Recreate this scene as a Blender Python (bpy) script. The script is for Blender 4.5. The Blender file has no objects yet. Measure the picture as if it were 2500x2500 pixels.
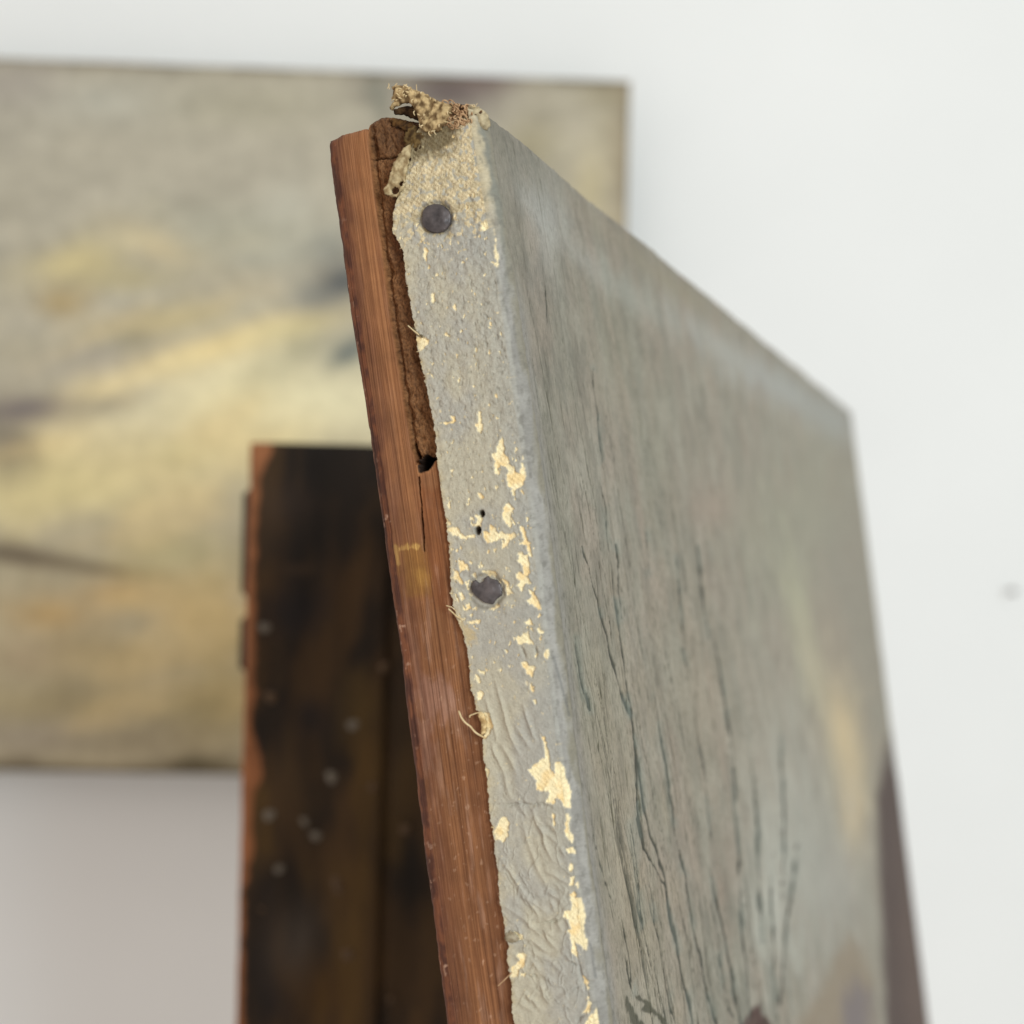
import bpy, math, random
import numpy as np
from mathutils import Matrix, Vector

# ------------------------------------------------------------------ camera, light, exposure
SC = bpy.context.scene
FPX = 3500.0                      # focal length in pixels of the 2500 px square photograph
ROLL = math.radians(1.4)          # the phone was held slightly rolled
CAM_LOC = np.array([0.0, 0.0, 1.30])
RM = np.array(Matrix.Rotation(-ROLL, 3, 'Y'))   # camera axes (x right, y forward, z up) -> world
cam_d = bpy.data.cameras.new('camera')
cam_d.sensor_width = 36.0
cam_d.lens = 36.0 * FPX / 2500.0
cam_d.clip_start = 0.01
cam_d.clip_end = 50.0
cam_d.dof.use_dof = True
cam_d.dof.focus_distance = 0.272
cam_d.dof.aperture_fstop = 11.5
cam = bpy.data.objects.new('camera', cam_d)
SC.collection.objects.link(cam)
_m = np.eye(4)
_m[:3, 0] = RM @ np.array([1, 0, 0]); _m[:3, 1] = RM @ np.array([0, 0, 1]); _m[:3, 2] = RM @ np.array([0, -1, 0])
_m[:3, 3] = CAM_LOC
cam.matrix_world = Matrix(_m.tolist())
SC.camera = cam

world = bpy.data.worlds.new('World'); SC.world = world
world.use_nodes = True
world.node_tree.nodes['Background'].inputs[0].default_value = (1.0, 0.885, 0.80, 1)
world.node_tree.nodes['Background'].inputs[1].default_value = 0.66


def area_light(name, loc, target, size, power, color):
    d = bpy.data.lights.new(name, 'AREA'); d.shape = 'RECTANGLE'
    d.size, d.size_y = size; d.energy = power; d.color = color
    o = bpy.data.objects.new(name, d); SC.collection.objects.link(o)
    o.location = loc
    o.rotation_euler = (Vector(target) - Vector(loc)).to_track_quat('-Z', 'Y').to_euler()
    return o


area_light('skylight', (-0.45, 0.55, 3.3), (-0.1, 1.25, 1.2), (0.9, 0.6), 6, (1.0, 0.96, 0.90))
area_light('window_light', (1.15, -1.75, 1.80), (0.1, 0.6, 1.25), (0.8, 1.0), 48.5, (0.83, 0.955, 1.0))

SC.view_settings.view_transform = 'Standard'
SC.view_settings.look = 'None'
SC.view_settings.exposure = 0.0
SC.view_settings.gamma = 1.0
SC.view_settings.use_curve_mapping = False
SC.render.engine = 'CYCLES'
SC.cycles.max_bounces = 6
SC.cycles.use_denoising = True

# ------------------------------------------------------------------ numeric helpers
rng = np.random.default_rng(7)
random.seed(7)


def lin(r, g, b):
    c = np.array([r, g, b], float) / 255.0
    return np.where(c <= 0.04045, c / 12.92, ((c + 0.055) / 1.055) ** 2.4)


def ray(x, y):                     # direction (per metre of depth) through a photograph pixel, camera axes
    return np.array([(x - 1250.0) / FPX, 1.0, (1250.0 - y) / FPX])


def project(P):                    # camera-axes points -> photograph pixels
    return np.stack([1250 + FPX * P[..., 0] / P[..., 1], 1250 - FPX * P[..., 2] / P[..., 1]], -1)


def to_world(P):
    return P @ RM.T + CAM_LOC


_perm = np.random.default_rng(3).permutation(512)
_grad = np.random.default_rng(4).uniform(0, 2 * np.pi, 512)
_gx, _gy = np.cos(_grad), np.sin(_grad)


def perlin(x, y, seed=0):
    xi = np.floor(x).astype(np.int64); yi = np.floor(y).astype(np.int64)
    xf = x - xi; yf = y - yi
    u = xf * xf * xf * (xf * (xf * 6 - 15) + 10); v = yf * yf * yf * (yf * (yf * 6 - 15) + 10)

    def g(ix, iy, dx, dy):
        h = _perm[(_perm[(ix + seed * 37) & 511] + iy) & 511]
        return _gx[h] * dx + _gy[h] * dy
    a = g(xi, yi, xf, yf); b = g(xi + 1, yi, xf - 1, yf)
    c = g(xi, yi + 1, xf, yf - 1); d = g(xi + 1, yi + 1, xf - 1, yf - 1)
    return (a + u * (b - a)) + v * ((c + u * (d - c)) - (a + u * (b - a)))


def fbm(x, y, octv=4, seed=0, gain=0.5):
    r = 0; amp = 1.0
    for o in range(octv):
        r = r + amp * perlin(x * 2 ** o, y * 2 ** o, seed + o); amp *= gain
    return r


def sstep(a, b, x):
    t = np.clip((x - a) / (b - a), 0, 1)
    return t * t * (3 - 2 * t)


def poly_sdf(X, Y, poly):          # signed distance, negative inside
    p = np.asarray(poly, float); n = len(p)
    d = np.full(X.shape, 1e18); s = np.ones(X.shape)
    for i in range(n):
        a = p[i]; b = p[i - 1]
        ex, ey = b - a
        wx, wy = X - a[0], Y - a[1]
        t = np.clip((wx * ex + wy * ey) / (ex * ex + ey * ey + 1e-12), 0, 1)
        d = np.minimum(d, (wx - ex * t) ** 2 + (wy - ey * t) ** 2)
        c1 = Y >= a[1]; c2 = Y < b[1]; c3 = ex * wy > ey * wx
        flip = (c1 & c2 & c3) | (~c1 & ~c2 & ~c3)
        s = np.where(flip, -s, s)
    return s * np.sqrt(d)


def line_dist(X, Y, pts):          # distance to a polyline and the fraction along it
    p = np.asarray(pts, float)
    L = np.r_[0, np.cumsum(np.hypot(*(p[1:] - p[:-1]).T))]
    best = np.full(X.shape, 1e9); par = np.zeros(X.shape)
    for i in range(len(p) - 1):
        a, b = p[i], p[i + 1]; e = b - a
        wx, wy = X - a[0], Y - a[1]
        t = np.clip((wx * e[0] + wy * e[1]) / (e @ e + 1e-12), 0, 1)
        d = np.hypot(wx - e[0] * t, wy - e[1] * t)
        m = d < best
        best = np.where(m, d, best); par = np.where(m, (L[i] + t * (L[i + 1] - L[i])) / L[-1], par)
    return best, par


def in_box(X, Y, pts, pad):
    p = np.asarray(pts, float)
    return np.nonzero((X > p[:, 0].min() - pad) & (X < p[:, 0].max() + pad) & (Y > p[:, 1].min() - pad) & (Y < p[:, 1].max() + pad))


def Z(pts, x0, y0, k):             # enlarged-view coordinates -> photograph pixels
    return [(x0 + x / k, y0 + y / k) for x, y in pts]


# ------------------------------------------------------------------ object helpers
def link(o, parent=None):
    SC.collection.objects.link(o)
    if parent is not None:
        o.parent = parent
    return o


def mesh_object(name, verts, faces, mat, parent=None, origin=None, cols=None, uv=None, smooth=True, extra=None):
    verts = np.asarray(verts, float)
    if origin is not None:
        verts = verts - np.asarray(origin)
    faces = np.asarray(faces)
    me = bpy.data.meshes.new(name)
    if faces.ndim == 2:
        n, k = faces.shape
        me.vertices.add(len(verts)); me.vertices.foreach_set('co', verts.astype(np.float32).ravel())
        me.loops.add(n * k); me.loops.foreach_set('vertex_index', faces.astype(np.int32).ravel())
        me.polygons.add(n)
        me.polygons.foreach_set('loop_start', np.arange(0, n * k, k, dtype=np.int32))
        me.update(calc_edges=True)
    else:
        me.from_pydata(verts.tolist(), [], [list(f) for f in faces])
    me.validate()
    if cols is not None:
        at = me.color_attributes.new('Paint', 'FLOAT_COLOR', 'POINT')
        c = np.ones((len(verts), 4), np.float32); c[:, :3] = np.clip(cols, 0, 0.95)
        at.data.foreach_set('color', c.ravel())
    if extra is not None:
        for nm, val in extra.items():
            at = me.attributes.new(nm, 'FLOAT', 'POINT'); at.data.foreach_set('value', val.astype(np.float32))
    if uv is not None:
        lay = me.uv_layers.new(name='Surface')
        li = np.empty(len(me.loops), np.int32); me.loops.foreach_get('vertex_index', li)
        lay.data.foreach_set('uv', np.asarray(uv, np.float32)[li].ravel())
    me.polygons.foreach_set('use_smooth', np.full(len(me.polygons), smooth))
    me.update()
    if mat is not None:
        me.materials.append(mat)
    return link(bpy.data.objects.new(name, me), parent)


def grid_faces(nr, nc, mask=None):
    i = np.arange(nr - 1)[:, None] * nc + np.arange(nc - 1)[None, :]
    f = np.stack([i, i + 1, i + nc + 1, i + nc], -1)
    if mask is not None:
        return f[mask]
    return f.reshape(-1, 4)


def compact(verts, faces, *arrs):
    used = np.unique(faces); re = np.full(len(verts), -1); re[used] = np.arange(len(used))
    return (verts[used], re[faces]) + tuple(a[used] for a in arrs)


def box_mesh(lo, hi, bev=0.002, seg=2):
    import bmesh
    bm = bmesh.new(); bmesh.ops.create_cube(bm, size=1.0)
    for v in bm.verts:
        v.co = Vector([lo[i] + (v.co[i] + 0.5) * (hi[i] - lo[i]) for i in range(3)])
    if bev > 0:
        bmesh.ops.bevel(bm, geom=bm.edges[:], offset=bev, segments=seg, affect='EDGES')
    bm.verts.index_update()
    vs = np.array([v.co[:] for v in bm.verts]); fs = [[v.index for v in f.verts] for f in bm.faces]
    bm.free()
    return vs, fs


def pydata_object(name, vs, fs, mat, parent=None, smooth=True):
    me = bpy.data.meshes.new(name); me.from_pydata(np.asarray(vs).tolist(), [], [list(map(int, f)) for f in fs])
    me.polygons.foreach_set('use_smooth', np.full(len(me.polygons), smooth)); me.update()
    me.materials.append(mat)
    return link(bpy.data.objects.new(name, me), parent)


def tubes(paths, radii, sides=6):
    V = []; F = []; o = 0
    for path, rad in zip(paths, radii):
        p = np.asarray(path, float); n = len(p)
        t = np.gradient(p, axis=0); t /= np.linalg.norm(t, axis=1)[:, None] + 1e-12
        ref = np.array([0.31, 0.77, 0.55])
        a = np.cross(t, ref); a /= np.linalg.norm(a, axis=1)[:, None] + 1e-12
        b = np.cross(t, a)
        rr = rad * np.ones(n)
        rr[-1] *= 0.35; rr[0] *= 0.6
        th = np.linspace(0, 2 * np.pi, sides, endpoint=False)
        ring = p[:, None] + rr[:, None, None] * (np.cos(th)[None, :, None] * a[:, None] + np.sin(th)[None, :, None] * b[:, None])
        V.append(ring.reshape(-1, 3))
        for i in range(n - 1):
            for j in range(sides):
                F.append([o + i * sides + j, o + i * sides + (j + 1) % sides, o + (i + 1) * sides + (j + 1) % sides, o + (i + 1) * sides + j])
        o += n * sides
    return np.concatenate(V), np.array(F)


def smooth_path(pts, n=24):
    p = np.asarray(pts, float)
    t = np.r_[0, np.cumsum(np.linalg.norm(np.diff(p, axis=0), axis=1))]
    ti = np.linspace(0, t[-1], n)
    q = np.stack([np.interp(ti, t, p[:, k]) for k in range(p.shape[1])], -1)
    for _ in range(2):
        q[1:-1] = (q[:-2] + 2 * q[1:-1] + q[2:]) / 4
    return q


# ------------------------------------------------------------------ materials
class Nodes:
    def __init__(s, name):
        s.m = bpy.data.materials.new(name); s.m.use_nodes = True
        s.t = s.m.node_tree; s.b = s.t.nodes['Principled BSDF']

    def n(s, kind, **kw):
        x = s.t.nodes.new(kind)
        for k, v in kw.items():
            if k.startswith('i_'):
                key = k[2:]
                x.inputs[int(key) if key.isdigit() else key].default_value = v
            else:
                setattr(x, k, v)
        return x

    def l(s, a, b):
        s.t.links.new(a, b)

    def math(s, op, a, b=None, clamp=False):
        x = s.n('ShaderNodeMath', operation=op, use_clamp=clamp)
        for i, v in enumerate((a, b)):
            if v is None:
                continue
            if isinstance(v, (int, float)):
                x.inputs[i].default_value = v
            else:
                s.l(v, x.inputs[i])
        return x.outputs[0]

    def noise(s, vec, scale, detail=3.0, rough=0.55, stretch=None):
        if stretch is not None:
            mp = s.n('ShaderNodeMapping'); mp.inputs['Scale'].default_value = stretch
            s.l(vec, mp.inputs[0]); vec = mp.outputs[0]
        x = s.n('ShaderNodeTexNoise'); x.inputs['Scale'].default_value = scale
        x.inputs['Detail'].default_value = detail; x.inputs['Roughness'].default_value = rough
        s.l(vec, x.inputs['Vector'])
        return x.outputs['Fac']

    def ramp(s, fac, stops):
        x = s.n('ShaderNodeValToRGB'); r = x.color_ramp
        while len(r.elements) < len(stops):
            r.elements.new(0.5)
        for e, (p, c) in zip(r.elements, stops):
            e.position = p; e.color = (c[0], c[1], c[2], 1) if hasattr(c, '__len__') else (c, c, c, 1)
        s.l(fac, x.inputs[0])
        return x.outputs[0]

    def mix(s, mode, fac, a, b):
        x = s.n('ShaderNodeMix', data_type='RGBA', blend_type=mode)
        for sock, v in ((x.inputs[0], fac), (x.inputs[6], a), (x.inputs[7], b)):
            if isinstance(v, (int, float)):
                sock.default_value = v
            elif isinstance(v, (tuple, list, np.ndarray)):
                sock.default_value = (*v, 1) if len(v) == 3 else v
            else:
                s.l(v, sock)
        return x.outputs[2]

    def bump(s, h, strength, dist, prev=None):
        x = s.n('ShaderNodeBump'); x.inputs['Strength'].default_value = strength; x.inputs['Distance'].default_value = dist
        s.l(h, x.inputs['Height'])
        if prev is not None:
            s.l(prev, x.inputs['Normal'])
        return x.outputs[0]


def mat_canvas():
    k = Nodes('old_painted_canvas')
    col = k.n('ShaderNodeVertexColor', layer_name='Paint').outputs[0]
    uv = k.n('ShaderNodeUVMap', uv_map='Surface').outputs[0]          # millimetres on the cloth
    wv = k.n('ShaderNodeAttribute', attribute_name='weave').outputs['Fac']
    fr = k.n('ShaderNodeAttribute', attribute_name='front').outputs['Fac']
    sp = k.n('ShaderNodeSeparateXYZ'); k.l(uv, sp.inputs[0])
    wob = k.noise(uv, 0.8, 2)
    wobm = k.math('MULTIPLY', k.math('SUBTRACT', wob, 0.5), 4.0)
    tx = k.math('SINE', k.math('MULTIPLY', k.math('ADD', sp.outputs[0], wobm), 6.0))
    ty = k.math('SINE', k.math('MULTIPLY', k.math('ADD', sp.outputs[1], wobm), 5.8))
    weave = k.math('MULTIPLY', tx, ty)
    fine = k.noise(uv, 3.2, 5, 0.62)
    mid = k.noise(uv, 0.75, 4, 0.6)
    c = k.mix('MULTIPLY', 1.0, col, k.ramp(fine, [(0.28, 0.88), (0.62, 1.05)]))
    c = k.mix('MULTIPLY', 1.0, c, k.ramp(mid, [(0.3, 0.90), (0.7, 1.07)]))
    # raw cloth: weave shows as a darker tint between the threads
    wr = k.ramp(k.math('ADD', k.math('MULTIPLY', weave, 0.5), 0.5), [(0.1, (0.80, 0.77, 0.71)), (0.6, (1.05, 1.04, 1.03))])
    c = k.mix('MULTIPLY', wv, c, wr)
    # front: hairline drying cracks running down the picture
    st = k.noise(uv, 1.0, 5, 0.7, (0.75, 0.05, 1))
    hl = k.ramp(st, [(0.36, (0.40, 0.41, 0.35)), (0.43, (1, 1, 1))])
    st2 = k.noise(uv, 1.0, 4, 0.65, (1.5, 0.42, 1))
    hl2 = k.ramp(st2, [(0.35, (0.45, 0.46, 0.40)), (0.49, (1, 1, 1)), (0.60, (1.0, 1.0, 1.0)), (0.70, (1.14, 1.14, 1.10))])
    f1 = k.math('MULTIPLY', fr, 0.95)
    c = k.mix('MULTIPLY', f1, c, hl)
    c = k.mix('MULTIPLY', k.math('MULTIPLY', fr, 0.7), c, hl2)
    k.l(c, k.b.inputs['Base Color'])
    b = k.bump(weave, 1.0, 0.00009)
    k.l(k.math('ADD', k.math('MULTIPLY', wv, 0.55), 0.10), b.node.inputs['Strength'])
    b = k.bump(fine, 0.8, 0.00018, b)
    b = k.bump(st2, 0.35, 0.0002, b)
    k.l(b, k.b.inputs['Normal'])
    k.b.inputs['Roughness'].default_value = 0.72
    k.b.inputs['Specular IOR Level'].default_value = 0.3
    return k.m


def mat_wood():
    k = Nodes('aged_pine_stretcher')
    col = k.n('ShaderNodeVertexColor', layer_name='Paint').outputs[0]
    uv = k.n('ShaderNodeUVMap', uv_map='Surface').outputs[0]
    eg = k.n('ShaderNodeAttribute', attribute_name='endgrain').outputs['Fac']
    g1 = k.noise(uv, 1.0, 3, 0.5, (1.5, 0.012, 1))
    g2 = k.noise(uv, 1.0, 4, 0.6, (5.5, 0.12, 1))
    fib = k.noise(uv, 1.0, 5, 0.65, (2.6, 1.5, 1))
    blot = k.noise(uv, 0.16, 4, 0.6)
    lines = k.ramp(g1, [(0.38, (0.45, 0.36, 0.30)), (0.46, (1.06, 1.06, 1.06)), (0.53, (0.62, 0.52, 0.46)), (0.60, (1.12, 1.12, 1.12))])
    fi = k.ramp(g2, [(0.3, (0.74, 0.68, 0.62)), (0.65, (1.1, 1.1, 1.1))])
    a = k.mix('MULTIPLY', 0.85, col, lines)
    a = k.mix('MULTIPLY', 0.8, a, fi)
    e = k.mix('MULTIPLY', 1.0, col, k.ramp(fib, [(0.32, (0.30, 0.24, 0.19)), (0.62, (1.2, 1.18, 1.12))]))
    c = k.mix('MIX', eg, a, e)
    c = k.mix('MULTIPLY', 1.0, c, k.ramp(blot, [(0.3, 0.8), (0.7, 1.1)]))
    k.l(c, k.b.inputs['Base Color'])
    b = k.bump(g2, 0.5, 0.0002)
    b = k.bump(fib, 0.6, 0.0004, b)
    k.l(k.math('ADD', k.math('MULTIPLY', eg, 0.6), 0.12), b.node.inputs['Strength'])
    k.l(b, k.b.inputs['Normal'])
    k.b.inputs['Roughness'].default_value = 0.7
    k.b.inputs['Specular IOR Level'].default_value = 0.25
    return k.m


def mat_simple(name, c0, c1, scale, rough=0.6, metal=0.0, bump=0.3, dist=0.0003, detail=4, spec=0.4):
    k = Nodes(name)
    co = k.n('ShaderNodeTexCoord').outputs['Object']
    nz = k.noise(co, scale, detail, 0.6)
    k.l(k.ramp(nz, [(0.3, c0), (0.7, c1)]), k.b.inputs['Base Color'])
    k.l(k.bump(nz, bump, dist), k.b.inputs['Normal'])
    k.b.inputs['Roughness'].default_value = rough; k.b.inputs['Metallic'].default_value = metal
    k.b.inputs['Specular IOR Level'].default_value = spec
    return k.m


def mat_vcol(name, scale, var=(0.85, 1.1), rough=0.7, bump=0.4, dist=0.0006, stretch=None, spec=0.3):
    k = Nodes(name)
    col = k.n('ShaderNodeVertexColor', layer_name='Paint').outputs[0]
    co = k.n('ShaderNodeTexCoord').outputs['Object']
    nz = k.noise(co, scale, 5, 0.6, stretch)
    k.l(k.mix('MULTIPLY', 1.0, col, k.ramp(nz, [(0.3, var[0]), (0.7, var[1])])), k.b.inputs['Base Color'])
    k.l(k.bump(nz, bump, dist), k.b.inputs['Normal'])
    k.b.inputs['Roughness'].default_value = rough; k.b.inputs['Specular IOR Level'].default_value = spec
    return k.m


M_CANVAS = mat_canvas()
M_WOOD = mat_wood()
M_TACK = mat_simple('oxidised_tack_iron', (0.05, 0.045, 0.047), (0.15, 0.13, 0.13), 500, 0.42, 0.45, 0.6, 0.0003)
M_FIBRE = mat_vcol('frayed_flax_cloth', 1100, (0.72, 1.15), 0.85, 0.5, 0.0003, spec=0.1)
M_THREAD_B = mat_simple('brown_flax_thread', lin(146, 110, 78), lin(204, 172, 134), 700, 0.8, 0, 0.2, spec=0.1)
M_THREAD_C = mat_simple('pale_flax_thread', lin(190, 165, 120), lin(226, 206, 166), 700, 0.8, 0, 0.2, spec=0.1)
M_WALL = mat_simple('white_painted_wall', (0.775, 0.805, 0.805), (0.81, 0.84, 0.84), 3.0, 0.85, 0, 0.15, 0.002, spec=0.2)
M_BGPAINT = mat_vcol('thick_oil_paint', 60, (0.86, 1.1), 0.65, 0.8, 0.003)
M_BGEDGE = mat_simple('grimy_canvas_edge', lin(96, 84, 66), lin(134, 120, 96), 40, 0.85)
M_POST = mat_vcol('stained_easel_wood', 26, (0.5, 1.35), 0.62, 0.5, 0.002, (1, 1, 0.3), spec=0.2)
M_TAB = mat_simple('near_black_tab', (0.022, 0.021, 0.02), (0.05, 0.047, 0.042), 60, 0.5, 0.4)
M_SPAT = mat_simple('dried_paint_drop', lin(96, 90, 80), lin(122, 116, 104), 300, 0.5)
M_SPAT2 = mat_simple('dried_ochre_drop', lin(70, 52, 32), lin(88, 66, 42), 300, 0.5)
M_NAIL = mat_simple('grey_steel_nail', (0.2, 0.2, 0.2), (0.3, 0.3, 0.3), 300, 0.4, 0.6)

# ------------------------------------------------------------------ setting: the wall
YAW = math.atan(0.042)
EX = np.array([math.cos(YAW), math.sin(YAW), 0]); EN = np.array([math.sin(YAW), -math.cos(YAW), 0]); EZ = np.array([0, 0, 1.0])
WALL_D = 1.34
W0 = np.array([0, WALL_D, 0.0])


def on_wall_plane(x, y, off):      # world point where a photograph ray meets the plane `off` metres in front of the wall
    d = RM @ ray(x, y); p = W0 + EN * off
    t = ((p - CAM_LOC) @ EN) / (d @ EN)
    return CAM_LOC + d * t


nx, nz = 90, 70
gx, gz = np.meshgrid(np.linspace(-3.2, 3.2, nx), np.linspace(0, 3.4, nz))
wv = W0 + gx[..., None] * EX + gz[..., None] * EZ + (fbm(gx * 1.3, gz * 1.3, 3, 5) * 0.0015)[..., None] * EN
wall = mesh_object('wall', wv.reshape(-1, 3), grid_faces(nz, nx), M_WALL)
wall['kind'] = 'structure'; wall['label'] = 'white painted wall behind the canvases'

# ------------------------------------------------------------------ the main stretched canvas: its frame of reference
D0 = 0.26
N = np.array([0.938, -0.313, 0.153]); U = np.array([0.319, 0.948, -0.017]); V = np.array([0.139, -0.065, -0.988])
V /= np.linalg.norm(V)
O = ray(1168, 268) * D0
DB = O[1] + 0.65 * 0.948
B = ray(2076, 1004) * DB
WID = np.linalg.norm(B - O); U = (B - O) / WID
N = np.cross(V, U); N /= np.linalg.norm(N)
if N[0] < 0:
    N = -N
# right-hand edge runs through (2268, 2500) as well
_b2 = ray(2266, 2500) * (DB - 0.02)
VR = (_b2 - B) / np.linalg.norm(_b2 - B)
HGT = 0.52
OUTN = np.cross(N, V); OUTN /= np.linalg.norm(OUTN)
if OUTN @ U > 0:
    OUTN = -OUTN                   # outward from the left side face, towards the camera


def side_pt(b, v, h=0.0):          # b: back from the front face, v: down, h: out of the side face (metres, camera axes)
    return O + np.multiply.outer(v, V) - np.multiply.outer(b, N) + np.multiply.outer(h, OUTN)


def front_pt(s, v, h=0.0):
    k = (s / WID)[..., None] if hasattr(s, 'shape') else s / WID
    return O + np.multiply.outer(s, U) + np.asarray(v)[..., None] * (V * (1 - k) + VR * k) + np.multiply.outer(h, N)


def px_side(pts, h=0.0006):        # photograph pixels -> (b, v) in metres on the side face
    out = []
    A = np.stack([V, -N], -1)
    for x, y in pts:
        d = ray(x, y)
        m = np.stack([d, -V, N], -1)
        t, v, b = np.linalg.solve(m, O + OUTN * h)
        out.append((b, v))
    return np.array(out)


def px_front(pts):                 # photograph pixels -> (s, v) on the front face (mean V)
    out = []
    for x, y in pts:
        d = ray(x, y); s = 0.1
        for _ in range(12):
            k = np.clip(s / WID, 0, 1); vv = V * (1 - k) + VR * k
            t, s, v = np.linalg.solve(np.stack([d, -U, -vv], -1), O)
        out.append((s, v))
    return np.array(out)


BASE = to_world(front_pt(np.array(0.0), np.array(HGT)))
painting = bpy.data.objects.new('stretched_painting', None); link(painting)
painting.location = BASE
painting['label'] = 'weathered grey canvas on its wooden stretcher, seen edge-on with two tacks and a frayed corner'
painting['category'] = 'painting'


def put(name, Pcam, faces, mat, **kw):
    return mesh_object(name, to_world(Pcam.reshape(-1, 3)), faces, mat, painting, BASE, **kw)


# ---------------------------------------------------------------- measured outlines (photograph pixels)
EDGE_L = [(1028, 300), (1012, 330), (1004, 362), (1002, 392), (994, 415), (988, 440), (984, 463), (970, 490), (961, 523), (960, 569), (980, 600), (986, 616),
          (992, 678), (1001, 730), (1011, 784), (1020, 849), (1036, 917), (1055, 1004), (1064, 1057), (1070, 1135), (1079, 1200), (1089, 1262), (1099, 1340),
          (1102, 1448), (1114, 1504), (1130, 1541), (1142, 1584), (1148, 1636), (1149, 1675), (1161, 1710), (1164, 1733), (1184, 1745), (1188, 1780), (1180, 1806),
          (1182, 1850), (1191, 1905), (1196, 1988), (1206, 2032), (1210, 2090), (1217, 2126), (1221, 2191), (1232, 2253), (1235, 2282), (1242, 2307), (1239, 2343),
          (1250, 2398), (1252, 2470), (1257, 2500), (1275, 2640)]
WOOD_L = [(800, 300), (803, 345), (806, 380), (828, 543), (858, 765), (893, 983), (931, 1245), (978, 1585), (1020, 1935), (1072, 2350), (1094, 2500), (1115, 2640)]
WOOD_TOP = [(780, 352), (794, 345), (801, 335), (824, 329), (860, 320), (889, 312), (894, 316), (897, 306), (915, 292), (935, 284), (960, 285), (990, 292), (1030, 300), (1260, 300)]

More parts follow.
